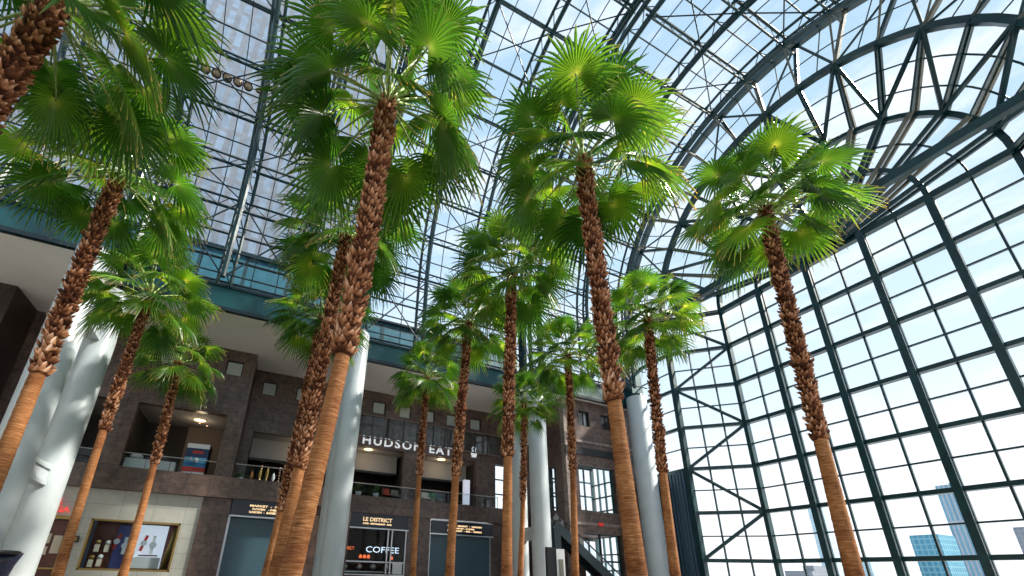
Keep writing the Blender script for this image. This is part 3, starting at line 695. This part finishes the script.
MB().box(-.75, .75, 0, .9, 0, 2.35).build('cabinet', M['black'], e)
m = MB().box(-.75, .75, -.05, 0, 2.05, 2.4).build('top_band', M['whitep'], e)
MB().box(-.75, .75, -.05, 0, .95, 1.35).build('light_band', mat('poster_sky_blue', (.10, .38, .62), .4), e)
MB().box(-.75, .75, -.05, 0, 1.35, 2.05).build('poster', M['poster_navy'], e)
MB().box(-.75, .75, -.05, 0, .62, .95).build('poster', M['blue'], e)
MB().box(-.75, .75, -.05, 0, .25, .62).build('red_band', M['red'], e)
MB().box(-.75, .75, -.05, 0, 0, .25).build('bottom_band', M['whitep'], e)
MB().box(-.3, .42, -.08, -.05, 1.65, 1.85).build('logo', M['red'], e)
m = MB(); m.lathe([(.02, .95), (.12, 1.0), (.16, 1.15), (.08, 1.3)], 10, (.05, -.06, 0)); m.tube((-.2, -.08, 1.05), (-.35, -.08, 1.3), .05); m.build('picture', M['whitep'], e, True)
# downlights
for i, (u, y, z, r, lab) in enumerate(((-5.6, 39.4, 12.28, .42, 'round warm ceiling light above the blue kiosk'), (2.7, 41.4, 12.18, .42, 'round warm ceiling light above the shelves behind the left balcony'), (8.6, 40.95, 12.18, .42, 'round warm ceiling light under the letter H'), (16.2, 41.0, 12.18, .42, 'round warm ceiling light under the letters EA'), )):
    e = tag(empty('ceiling_light', (u, y, z)), lab, 'ceiling light')
    MB().lathe([(r, -.05), (r, 0)], 24).build('diffuser', M['lamp'], e); MB().lathe([(r + .05, -.03), (r + .05, .01)], 24).build('rim', M['whitep'], e)
    L = bpy.data.lights.new('downlight', 'POINT'); L.energy = 22; L.color = (1, .78, .5); L.shadow_soft_size = .3; lo = bpy.data.objects.new('downlight', L); COL.objects.link(lo); lo.parent = e; lo.location = (0, 0, -.6)
for i, (u, y) in enumerate(((-7.9, 39.0), (-5.7, 40.4), (-5.2, 40.9))):
    e = tag(MB().lathe([(.07, -.03), (.07, 0)], 10).build('spotlight', M['fairy']), 'tiny recessed spot in the lounge ceiling above the planter', 'spotlight', 'tiny spots in the lounge ceiling'); e.location = (u, y, 12.29)
# shelf with little lights (left balcony)
e = tag(empty('wall_shelf', (-1.2, 44.5, ZB - .4)), 'dark shelving with strings of little lights behind the left balcony', 'shelving')
m = MB(); 
for x in (0, 1.6, 3.2, 4.8, 6.4): m.box(x - .04, x + .04, 0, .5, 0, 3.4)
for z in (0, .8, 1.6, 2.4, 3.3): m.box(0, 6.4, 0, .5, z - .03, z + .03)
m.build('frame', M['shelf'], e)
m = MB()
for x in (.8, 2.4, 4.0, 5.6):
    for j in range(7): m.lathe([(.03, -.04), (.05, 0), (.03, .04)], 6, (x, -.05, 1.6 + j * .25))
m.build('light_string', M['fairy'], e)
def potted(u, y, z, s, label, group=None, seed=0):
    rnd = random.Random(seed); e = tag(empty('potted_plant', (u, y, z)), label, 'plant', group)
    MB().lathe([(.22 * s, 0), (.3 * s, .45 * s), (.27 * s, .45 * s)], 14).build('pot', M['whitep'], e, True)
    m = MB()
    for i in range(60):
        a = rnd.uniform(0, 2 * PI); el = rnd.uniform(.1, 1.4); L = rnd.uniform(.5, 1.1) * s; d = V((math.cos(a) * math.cos(el), math.sin(a) * math.cos(el), math.sin(el)))
        b0 = V((0, 0, .45 * s)) + d * L * .35; tip = b0 + d * L * .65 + V((0, 0, -.15 * L)); sd_ = d.cross(V((0, 0, 1))).normalized() * .09 * s; mid = (b0 + tip) / 2 + V((0, 0, .08 * L))
        m.quad(b0, mid - sd_, tip, mid + sd_)
    m.build('leaves', M['leafy'], e)
potted(7.9, 40.0, ZB, .95, 'leafy green plant on the balcony, left of two under HUDSON', seed=1)
potted(9.5, 40.0, ZB, .95, 'leafy green plant on the balcony, right of two under HUDSON', seed=2)
for i, (u, c) in enumerate(((-1.0, 'bottle'), (-.4, 'gold'), (.1, 'gold'), (.6, 'whitep'), (1.3, 'bottle'), (1.9, 'gold'), (2.5, 'bottle'))):
    e = tag(empty('table_ornament', (u, 37.8, ZB)), ['first', 'second', 'third', 'fourth', 'fifth', 'sixth', 'seventh'][i] + ' ornament from the left on the left balcony ledge', 'ornament')
    s = .9 + .25 * ((i * 7) % 3)
    MB().lathe([(.12, 0), (.16, .1), (.05, .25), (.14, .5 * s), (.09, .8 * s), (.03, .95 * s)], 12).build('body', M[c], e, True)
    MB().lathe([(.14, 0), (.14, .04)], 12).build('foot', M['black'], e, True)
potted(3.3, 37.9, ZB, .8, 'small leafy plant beside the ornaments on the left balcony', seed=5)
potted(-1.75, 37.9, ZB, .6, 'tiny green plant at the left end of the left balcony', seed=6)
# seating and counters behind the balcony glass, tier 3
def chair(u, y, z, m, label):
    e = tag(empty('lounge_chair', (u, y, z)), label, 'chair')
    MB().box(-.35, .35, -.35, .35, .38, .52).build('seat', m, e); MB().box(-.35, .35, .28, .4, .5, 1.05).build('backrest', m, e)
    for sx in (-.3, .3):
        for sy in (-.3, .3): MB().tube((sx, sy, 0), (sx, sy, .4), .025).build('leg', M['black'], e)
chair(10.6, 40.4, ZB, M['red'], 'red lounge chair behind the balcony glass under HUDSON')
chair(11.5, 40.5, ZB, M['steel_cream'], 'beige lounge chair behind the balcony glass, beside the red one')
chair(14.5, 40.3, ZB, M['cream'], 'cream lounge chair behind the right balcony glass')
e = tag(empty('market_awning', (14.0, 43.0, ZB)), 'green and teal food counter behind the right balcony', 'counter')
MB().box(0, 2.6, 0, .9, 0, 1.1).build('body', M['steel_cream'], e); MB().box(-.1, 2.7, -.1, 1.0, 1.1, 1.5).build('canopy', mat('green_awning', (.03, .25, .10), .5), e)
chair(16.0, 40.4, ZB, M['beam'], 'teal lounge chair behind the right balcony glass')
potted(17.4, 40.1, ZB, .75, 'leafy plant beside the white pillar on the right balcony', seed=9)
e = tag(empty('advert_pillar', (18.6, 39.9, ZB)), 'tall white lit pillar at the right end of the balcony', 'pillar'); e['kind'] = 'thing'
MB().box(-.3, .3, -.2, .2, 0, 2.6).build('body', mat('white_lit_panel', (.8, .8, .9), .4, 0, (.8, .82, 1), .35), e); MB().box(-.34, .34, -.24, .24, 0, .12).build('plinth', M['black'], e)

# ------------------------------------------------------------------ escalator, totem, exit sign, bin
e = tag(empty('escalator', (22.62, 30.9, 0)), 'dark teal escalator with glass balustrade descending right of the middle columns', 'escalator')
x1, z0 = 6.6, 5.3
for yy in (0, 1.3): MB().bar((0, yy, z0 - .1), (x1, yy, .25), .75, .12, (0, 0, 1)).build('truss_side', M['steel_dark'], e)
m = MB()
for i in range(28):
    t = i / 28; m.box(x1 * t, x1 * (t + 1 / 28), .1, 1.2, (z0) * (1 - t) - .15, (z0) * (1 - t) + .05)
m.build('steps', M['black'], e)
for yy in (.02, 1.28):
    MB().bar((0, yy, z0 + .65), (x1, yy, .95), .6, .03, (0, 0, 1)).build('glass_balustrade', M['glass_rail'], e)
    MB().bar((-.1, yy, z0 + 1.1), (x1 + .1, yy, 1.3), .08, .1, (0, 0, 1)).build('handrail', M['black'], e)
MB().box(-.15, .5, -.05, 1.35, 0, z0 - .3).build('support_post', M['steel_dark'], e)
e = tag(empty('directory_totem', (13.85, 19.0, 0)), 'black and white directory totem at the foot of the middle columns', 'totem'); e.rotation_euler = (0, 0, -.15)
MB().box(-.52, -.02, -.1, .1, 0, 2.45).build('black_panel', M['black'], e); MB().box(-.02, .42, -.14, .14, 0, 2.38).build('white_panel', M['whitep'], e)
MB().box(.08, .32, -.16, -.14, .9, 1.9).build('poster', M['steel_cream'], e); MB().box(-.6, .5, -.2, .2, 0, .08).build('base', M['chrome'], e)
e = tag(empty('exit_sign', (28.9, 32.45, 5.75)), 'small red EXIT sign on the stone above the lower window', 'exit sign')
MB().box(-.32, .32, -.02, .08, -.18, .18).build('housing', M['red'], e); text_mesh('lettering', 'EXIT', .26, M['sign_red'], e, .01, .5, (-.25, -.04, -.1))
e = tag(empty('litter_bin', (-3.12, 8.0, 0)), 'flared dark blue litter bin cut by the lower left corner', 'bin')
MB().lathe([(.25, 0), (.26, .1), (.27, .75), (.31, .98), (.36, 1.14)], 32).build('body', noisy(mat('dark_blue_enamel', (.008, .012, .03), .25), (.006, .01, .02), (.02, .025, .06), 5), e, True)
MB().lathe([(.36, 1.12), (.37, 1.15), (.33, 1.16)], 32).build('rim', M['black'], e, True)
for a in (-1.9, -1.35):
    MB().box(-.05, .05, -.02, .02, .82, 1.0).build('label', M['showcase'], e); l = e.children[-1]; l.location = (.305 * math.cos(a), .305 * math.sin(a), 0); l.rotation_euler = (0, 0, a + PI / 2)
# row of round lamps on a bar
bar = tag(MB().tube((-9.6, 27.0, 35.35), (-4.6, 26.9, 35.3), .05).build('lamp_bar', M['steel_dark']), 'thin dark bar carrying a row of round roof lamps', 'bar')
for i in range(6):
    u = -9.05 + i * (2.85 / 4)
    e = tag(empty('roof_spotlight', (u, 27.0, 34.95)), ['first', 'second', 'third', 'fourth', 'fifth', 'small sixth'][i] + ' round bronze lamp from the left under the glass roof', 'spotlight', None)
    e.rotation_euler = V((.25, -.75, -.75)).to_track_quat('Z', 'Y').to_euler()
    r = .32 if i < 5 else .18
    MB().lathe([(r * .5, -.25), (r, -.1), (r, .05), (r * .92, .08)], 24).build('housing', M['shelf'], e, True)
    MB().lathe([(r * .86, .07), (r * .5, .10), (r * .1, .11)], 24).build('lens', mat('bronze_lens', (.25, .2, .14), .35, .6), e, True)

# ------------------------------------------------------------------ buildings outside
def building(name, x0, x1, y0, y1, z1, m, label, extra=None):
    e = tag(empty(name, ((x0 + x1) / 2, (y0 + y1) / 2, 0)), label, 'building'); w, d = (x1 - x0) / 2, (y1 - y0) / 2
    MB().box(-w, w, -d, d, -.6, z1).build('walls', M[m], e)
    MB().box(-w * .98, w * .98, -d * .98, d * .98, z1, z1 + z1 * .02 + .3).build('parapet', M[m] if extra is None else extra, e)
    return e
building('office_tower', -75, 8.0, 50, 90, 190, 'tower', 'grey stone office tower rising behind the glass roof on the left')
e = tag(empty('podium_building', (-18, 40, 18.9)), 'dark blue glass storey just outside the roof, above the teal beam', 'building')
MB().box(-40, 24, -2.4, 4, .9, 8.6).build('walls', M['podium'], e); MB().box(-40, 24, -2.6, 4, 8.6, 9.0).build('parapet', M['steel_dark'], e)
e = tag(empty('podium_building', (15, 42, 18.9)), 'lower dark blue glass storey outside the roof above HUDSON EATS', 'building')
MB().box(-9, 8.5, -4, 6, .9, 5.6).build('walls', M['podium'], e); MB().box(-9, 8.5, -4.2, 6, 5.6, 5.9).build('parapet', M['steel_dark'], e)
building('glass_tower', 700, 740, 243, 268, 57, 'sky1', 'squat teal glass tower low in the right glass wall')
b = building('slender_tower', 900, 930, 279, 297, 139, 'sky2', 'tall slender pale tower with ribbed facade behind the right glass wall')
m = MB()
for i in range(5): m.box(-15 + i * 7, -12 + i * 7, -9, -6.5, 139, 144 + (i % 2) * 2)
m.build('crown', M['sky2'], b)
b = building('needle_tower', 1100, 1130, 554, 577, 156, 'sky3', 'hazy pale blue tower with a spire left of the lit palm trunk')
m = MB(); m.tube((0, 6, 156), (0, 6, 182), 1.2, 5, .2); m.build('spire', M['sky3'], b)
building('masonry_tower', 800, 830, 185, 212, 68, 'sky4', 'grey masonry tower at the right edge of the picture')
b = building('low_building', 900, 960, 490, 536, 24, 'sky4', 'low grey city block at the foot of the glass wall')
MB().box(-20, 20, -22, -4, 24, 34).build('upper_storeys', M['sky4'], b)
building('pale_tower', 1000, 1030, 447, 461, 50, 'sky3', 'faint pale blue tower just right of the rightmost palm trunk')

# ------------------------------------------------------------------ palms
def leaf_mat():
    m = bpy.data.materials.new('palm_leaf'); m.use_nodes = True; t = m.node_tree; b = t.nodes['Principled BSDF']; out = t.nodes['Material Output']
    a = N(t, 'ShaderNodeAttribute', attribute_name='rad'); r = ramp(t, [(0, (.62, .55, .36)), (.05, (.36, .41, .13)), (.2, (.145, .265, .038)), (.7, (.062, .170, .026)), (.92, (.14, .20, .06)), (1, (.46, .36, .20))])
    t.links.new(a.outputs['Fac'], r.inputs[0])
    oi = N(t, 'ShaderNodeObjectInfo'); rr = ramp(t, [(0, (.36, .55, .55)), (.5, (.95, 1.0, .9)), (1, (2.0, 1.6, 1.1))]); t.links.new(oi.outputs['Random'], rr.inputs[0])
    mu = N(t, 'ShaderNodeMix', data_type='RGBA', blend_type='MULTIPLY'); mu.inputs[0].default_value = 1; t.links.new(r.outputs[0], mu.inputs[6]); t.links.new(rr.outputs[0], mu.inputs[7])
    af = N(t, 'ShaderNodeAttribute', attribute_name='fold'); rf = ramp(t, [(0, (.42, .50, .45)), (.55, (1.0, 1.0, 1.0)), (1, (1.5, 1.35, 1.3))]); t.links.new(af.outputs['Fac'], rf.inputs[0])  # pleat shading put into the colour: dark valleys, bright ridges
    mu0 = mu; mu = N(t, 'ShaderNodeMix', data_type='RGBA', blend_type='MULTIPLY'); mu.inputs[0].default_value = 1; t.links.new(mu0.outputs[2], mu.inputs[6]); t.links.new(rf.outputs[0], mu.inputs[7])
    t.links.new(mu.outputs[2], b.inputs['Base Color']); b.inputs['Roughness'].default_value = .32
    tl = N(t, 'ShaderNodeBsdfTranslucent')
    br = N(t, 'ShaderNodeMix', data_type='RGBA', blend_type='MULTIPLY'); br.inputs[0].default_value = 1; br.inputs[7].default_value = (1.9, 1.95, .9, 1); t.links.new(mu.outputs[2], br.inputs[6]); t.links.new(br.outputs[2], tl.inputs[0])
    mi = N(t, 'ShaderNodeMixShader'); mi.inputs[0].default_value = .5; t.links.new(b.outputs[0], mi.inputs[1]); t.links.new(tl.outputs[0], mi.inputs[2]); t.links.new(mi.outputs[0], out.inputs[0])
    return m
M['leaf'] = leaf_mat()
M['petiole'] = mat('green_leaf_stalk', (.24, .33, .08), .4)
def boot_mat():
    m = mat('palm_boots', (.2, .09, .04), .8); t = m.node_tree; b = t.nodes['Principled BSDF']
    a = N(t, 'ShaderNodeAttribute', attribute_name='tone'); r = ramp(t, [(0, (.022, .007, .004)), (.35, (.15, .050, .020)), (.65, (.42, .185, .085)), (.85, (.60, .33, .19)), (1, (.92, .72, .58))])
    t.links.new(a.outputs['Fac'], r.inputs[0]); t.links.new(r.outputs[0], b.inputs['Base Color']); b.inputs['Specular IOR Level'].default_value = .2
    return m
M['boot'] = boot_mat()
def trunk_mat():
    m = mat('smooth_palm_trunk', (.45, .22, .09), .75); t = m.node_tree; b = t.nodes['Principled BSDF']; b.inputs['Specular IOR Level'].default_value = .25
    c = N(t, 'ShaderNodeTexCoord'); mp_ = N(t, 'ShaderNodeMapping'); mp_.inputs['Scale'].default_value = (1.6, 1.6, 22)
    n = N(t, 'ShaderNodeTexNoise'); n.inputs['Scale'].default_value = 2.2; n.inputs['Detail'].default_value = 6; n.inputs['Roughness'].default_value = .7
    r = ramp(t, [(.32, (.15, .050, .014)), (.5, (.38, .165, .058)), (.70, (.66, .37, .18))]); t.links.new(c.outputs['Object'], mp_.inputs[0]); t.links.new(mp_.outputs[0], n.inputs[0]); t.links.new(n.outputs[0], r.inputs[0])
    n2 = N(t, 'ShaderNodeTexNoise'); n2.inputs['Scale'].default_value = 1.1; n2.inputs['Detail'].default_value = 3; t.links.new(c.outputs['Object'], n2.inputs[0])
    r2 = ramp(t, [(.35, (.62, .48, .40)), (.65, (1.2, 1.15, 1.1))]); t.links.new(n2.outputs[0], r2.inputs[0])
    mu = N(t, 'ShaderNodeMix', data_type='RGBA', blend_type='MULTIPLY'); mu.inputs[0].default_value = 1; t.links.new(r.outputs[0], mu.inputs[6]); t.links.new(r2.outputs[0], mu.inputs[7]); t.links.new(mu.outputs[2], b.inputs['Base Color'])
    bp = N(t, 'ShaderNodeBump'); bp.inputs['Strength'].default_value = .7; bp.inputs['Distance'].default_value = .03; t.links.new(n.outputs[0], bp.inputs['Height']); t.links.new(bp.outputs[0], b.inputs['Normal'])
    return m
M['trunk'] = trunk_mat()

def frond_meshes(elev, rnd):
    """one fan leaf and its stalk, built about the crown centre with the stalk leaving towards +X at angle elev"""
    Lp = rnd.uniform(1.55, 2.1); el = elev; p = V((.10 * math.cos(el), 0, .10 * math.sin(el) + .1)); pts = [p.copy()]; sag = rnd.uniform(.10, .30) * (0.4 + math.cos(elev))
    for i in range(7):
        el -= sag / 7; p = p + V((math.cos(el), 0, math.sin(el))) * Lp / 7; pts.append(p.copy())
    st = MB()
    for i in range(7): st.tube(pts[i], pts[i + 1], .038 - .02 * i / 7, 6, .038 - .02 * (i + 1) / 7)
    hub = pts[-1]; T = V((math.cos(el - .12), 0, math.sin(el - .12))); Nn = V((-T.z, 0, T.x)); Y = V((0, 1, 0))
    roll = rnd.uniform(-.5, .5); Yr = Y * math.cos(roll) + Nn * math.sin(roll); Nr = Nn * math.cos(roll) - Y * math.sin(roll)
    nseg = 34; spread = math.radians(rnd.uniform(125, 150)); R = rnd.uniform(1.15, 1.42); m = MB(); rad = []; fold = []
    stations = (0.03, .22, .42, .58, .72, .86, 1.0)
    dph = 2 * spread / nseg; droop0 = rnd.uniform(.10, .2); cup = rnd.uniform(-.25, .2)
    for i in range(nseg):
        ph = -spread + dph * (i + .5); L = R * (1 - .30 * (abs(ph) / spread) ** 2) * rnd.uniform(.93, 1.05); dr = rnd.uniform(.05, .45); tw = rnd.uniform(-.05, .05); k = len(m.v)
        for s in stations:
            free = max(0, (s - .48) / .52)
            hw = dph / 2 * (1 if s <= .49 else max(0, 1 - free) ** .9 * .92) + .001
            for side in (-1, 0, 1):
                a = ph + side * hw + tw * free
                d = T * math.cos(a) + Yr * math.sin(a)
                q = hub + d * (L * s) + Nr * ((.030 if side == 0 else -.018) * min(1, s * 2.5) * (1 - free * .6) + cup * (s ** 1.5) * abs(math.sin(a)) * .5)
                q = q + V((0, 0, -1)) * L * (droop0 * s * s + dr * free ** 1.8)
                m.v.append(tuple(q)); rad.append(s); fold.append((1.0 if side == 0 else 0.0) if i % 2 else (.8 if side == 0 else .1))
        for j in range(len(stations) - 1):
            b0 = k + j * 3
            m.f.append((b0, b0 + 1, b0 + 4, b0 + 3)); m.f.append((b0 + 1, b0 + 2, b0 + 5, b0 + 4))
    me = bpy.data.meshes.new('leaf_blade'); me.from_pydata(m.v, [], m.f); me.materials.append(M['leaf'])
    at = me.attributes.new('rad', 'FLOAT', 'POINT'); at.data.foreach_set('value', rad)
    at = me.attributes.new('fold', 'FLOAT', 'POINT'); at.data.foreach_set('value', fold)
    ms = bpy.data.meshes.new('leaf_stalk'); ms.from_pydata(st.v, [], st.f); ms.materials.append(M['petiole']); ms.polygons.foreach_set('use_smooth', [True] * len(ms.polygons))
    return me, ms
rl = random.Random(11)
ELEV = [82, 68, 54, 42, 30, 18, 6, -6, -18, -32]
FM = {e: [frond_meshes(math.radians(e), rl) for _ in range(3)] for e in ELEV}

PALMS = [  # base xy, crown xyz, height where the old leaf bases start, trunk radius, crown scale, label
 ((-5.68, 8.60), (-5.68, 8.60, 11.76), 6.0, .27, 1.0, 'fan palm at the upper left corner, only its crown and shaggy top seen'),
 ((-6.43, 15.41), (-6.45, 15.40, 13.63), 6.1, .25, 1.0, 'fan palm at the left edge in front of the nearer white column'),
 ((-6.63, 23.01), (-6.68, 23.00, 13.26), 6.5, .20, 1.0, 'fan palm crossing the left of the watch shop, next right of the white column pair'),
 ((-6.01, 30.24), (-6.23, 30.20, 13.01), 6.6, .24, .92, 'short-looking fan palm in front of the watch shop display window'),
 ((0.57, 8.38), (1.27, 8.30, 12.82), 5.2, .26, 1.08, 'biggest fan palm, thick pale orange trunk left of the tall white column'),
 ((0.75, 15.44), (1.34, 15.40, 14.00), 4.2, .25, .98, 'fan palm right behind the thick trunked one, its crown the higher of the two there'),
 ((0.77, 22.63), (1.39, 22.60, 14.20), 3.6, .25, .95, 'fan palm farthest back behind the thick trunked one, lowest crown there'),
 ((9.36, 27.66), (9.53, 27.60, 14.27), 7.2, .22, .95, 'slim fan palm crossing the N of HUDSON EATS'),
 ((8.43, 19.78), (9.05, 19.50, 14.30), 5.6, .24, .95, 'fan palm crossing the last letters of HUDSON EATS'),
 ((8.70, 15.03), (9.08, 14.80, 14.48), 5.5, .235, 1.0, 'upright fan palm in the middle, just left of the middle white columns'),
 ((16.54, 26.85), (17.09, 26.50, 13.33), 6.1, .22, .9, 'thin dark fan palm close beside the middle white columns'),
 ((16.18, 20.60), (16.56, 20.30, 14.36), 7.0, .22, .98, 'fan palm right of the middle columns, before the escalator'),
 ((7.99, 7.91), (7.80, 8.10, 13.78), 5.3, .25, 1.05, 'tall near fan palm leaning left, its bright ringed trunk before the rightmost column'),
 ((16.41, 14.23), (16.69, 13.90, 13.52), 5.6, .24, .9, 'fan palm in front of the slate louvred wall'),
 ((15.83, 7.56), (16.00, 7.20, 14.56), 5.3, .26, 1.02, 'rightmost fan palm, alone in front of the tall glass end wall')]
def palm(pi, base, top, zb, r, cs, label):
    rnd = random.Random(100 + pi)
    e = tag(empty('fan_palm', (base[0], base[1], 0)), label, 'palm tree', 'fan palms standing in four rows')
    dx, dy, Ht = top[0] - base[0], top[1] - base[1], top[2]
    bend = .18 if pi == 4 else rnd.uniform(-.12, .12); r *= .82
    def ax(z): t = z / Ht; return V((dx * t + bend * math.sin(PI * t), dy * t, z))
    # smooth lower trunk
    m = MB(); n = 20; nz_ = 60; k = 0
    for j in range(nz_ + 1):
        z = (zb + .25) * j / nz_; c = ax(z); rr = r * (.8 if pi == 4 else 1.0) * (1.12 - .22 * (z / zb)) + .05 * math.exp(-z * 2) + .005 * math.sin(z * 38) + rnd.uniform(-.003, .003) 
        for i in range(n): a = 2 * PI * i / n; m.v.append((c.x + rr * math.cos(a), c.y + rr * math.sin(a), c.z))
    for j in range(nz_):
        for i in range(n): i2 = (i + 1) % n; m.f.append((j * n + i, j * n + i2, (j + 1) * n + i2, (j + 1) * n + i))
    m.build('lower_trunk', M['trunk'], e, True)
    # sheath of old leaf bases
    m = MB(); tone = []; z = zb; row = 0
    core_r = r * .84
    zz = [zb - .05 + (Ht - zb + .25) * j / 30 for j in range(31)]
    for j, z_ in enumerate(zz):
        c = ax(z_); 
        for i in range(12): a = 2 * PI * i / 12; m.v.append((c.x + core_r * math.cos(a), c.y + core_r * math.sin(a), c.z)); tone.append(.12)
    for j in range(30):
        for i in range(12): i2 = (i + 1) % 12; m.f.append((j * 12 + i, j * 12 + i2, (j + 1) * 12 + i2, (j + 1) * 12 + i))
    pitch = .112; nb = 7
    while z < Ht + .1:
        f = (z - zb) / (Ht - zb)
        size = (1.15 - .30 * min(1, f * 2.5)) * rnd.uniform(.9, 1.1); pc = pitch * (1.3 if f < .2 else 1.0)
        for i in range(nb):
            a = 2 * PI * (i + (row % 2) * .5) / nb + row * .10 + rnd.uniform(-.10, .10); s = size * rnd.uniform(.75, 1.3)
            c = ax(z + rnd.uniform(-.04, .04)); d = V((math.cos(a), math.sin(a), 0)); tg = V((-d.y, d.x, 0)); up = V((0, 0, 1))
            w0, w1 = .095 * s, .062 * s; hgt = rnd.uniform(.09, .16) * s; out = (.055 + .075 * rnd.random()) * s * (.75 if f < .15 else 1); th = .028 * s
            b0 = c + d * (core_r - .02); k = len(m.v); sk = tg * rnd.uniform(-.03, .03)
            bt = rnd.uniform(.05, .85) + (.15 if f < .2 else 0)
            tip = b0 + d * (out + .03) + up * hgt + sk
            pl = tip - tg * w1 + up * rnd.uniform(.0, .07) * s + d * rnd.uniform(0, .03); pr_ = tip + tg * w1 + up * rnd.uniform(.0, .07) * s + d * rnd.uniform(0, .03); nt_ = tip - up * .03 * s + d * .005
            ml = b0 - tg * w0 + d * (out * .45) + up * hgt * .35; mr = b0 + tg * w0 + d * (out * .45) + up * hgt * .35; mc = b0 + d * (out * .6 + th) + up * hgt * .35
            bl_, br_, bc = b0 - tg * w0 * .8, b0 + tg * w0 * .8, b0 + d * th * 1.3
            inn = b0 + d * (out * .3) + up * hgt * .9
            m.v += [tuple(x) for x in (bl_, bc, br_, ml, mc, mr, pl, nt_, pr_, inn)]
            tone += [.05, .2 * bt, .05, bt * .5, bt, bt * .5, min(1, bt + rnd.uniform(.1, .65)), bt * .7, min(1, bt + rnd.uniform(.1, .65)), .0]  # random tone per boot, plus painted shade in the gaps and tip highlights
            m.f += [(k, k + 1, k + 4, k + 3), (k + 1, k + 2, k + 5, k + 4), (k + 3, k + 4, k + 7, k + 6), (k + 4, k + 5, k + 8, k + 7), (k + 6, k + 7, k + 9), (k + 7, k + 8, k + 9), (k + 3, k + 6, k + 9), (k + 5, k + 9, k + 8), (k, k + 3, k + 9), (k + 2, k + 9, k + 5)]
        z += pc; row += 1
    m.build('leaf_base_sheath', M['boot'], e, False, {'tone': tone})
    # crown bud
    c = ax(Ht)
    b = MB().lathe([(core_r * .95, -.2), (core_r * .8, .1), (.10, .5), (.03, .9)], 12, tuple(c)).build('crown_bud', M['petiole'], e, True)
    cnt = 34; ga = 2.39996
    for i in range(cnt):
        t = i / (cnt - 1); el = 82 - 112 * t ** .8 + rnd.uniform(-7, 7)
        key = min(ELEV, key=lambda q: abs(q - el)); me, ms = FM[key][rnd.randrange(3)]
        az = i * ga + rnd.uniform(-.25, .25) + pi; s = cs * rnd.uniform(.9, 1.1) * (1 if t < .85 else .9)
        st = bpy.data.objects.new('leaf_stalk', ms); COL.objects.link(st); st.parent = e
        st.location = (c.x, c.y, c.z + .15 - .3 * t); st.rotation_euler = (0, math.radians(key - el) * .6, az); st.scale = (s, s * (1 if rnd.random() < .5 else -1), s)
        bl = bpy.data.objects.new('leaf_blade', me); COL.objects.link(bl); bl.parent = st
for i, p in enumerate(PALMS): palm(i, *p)
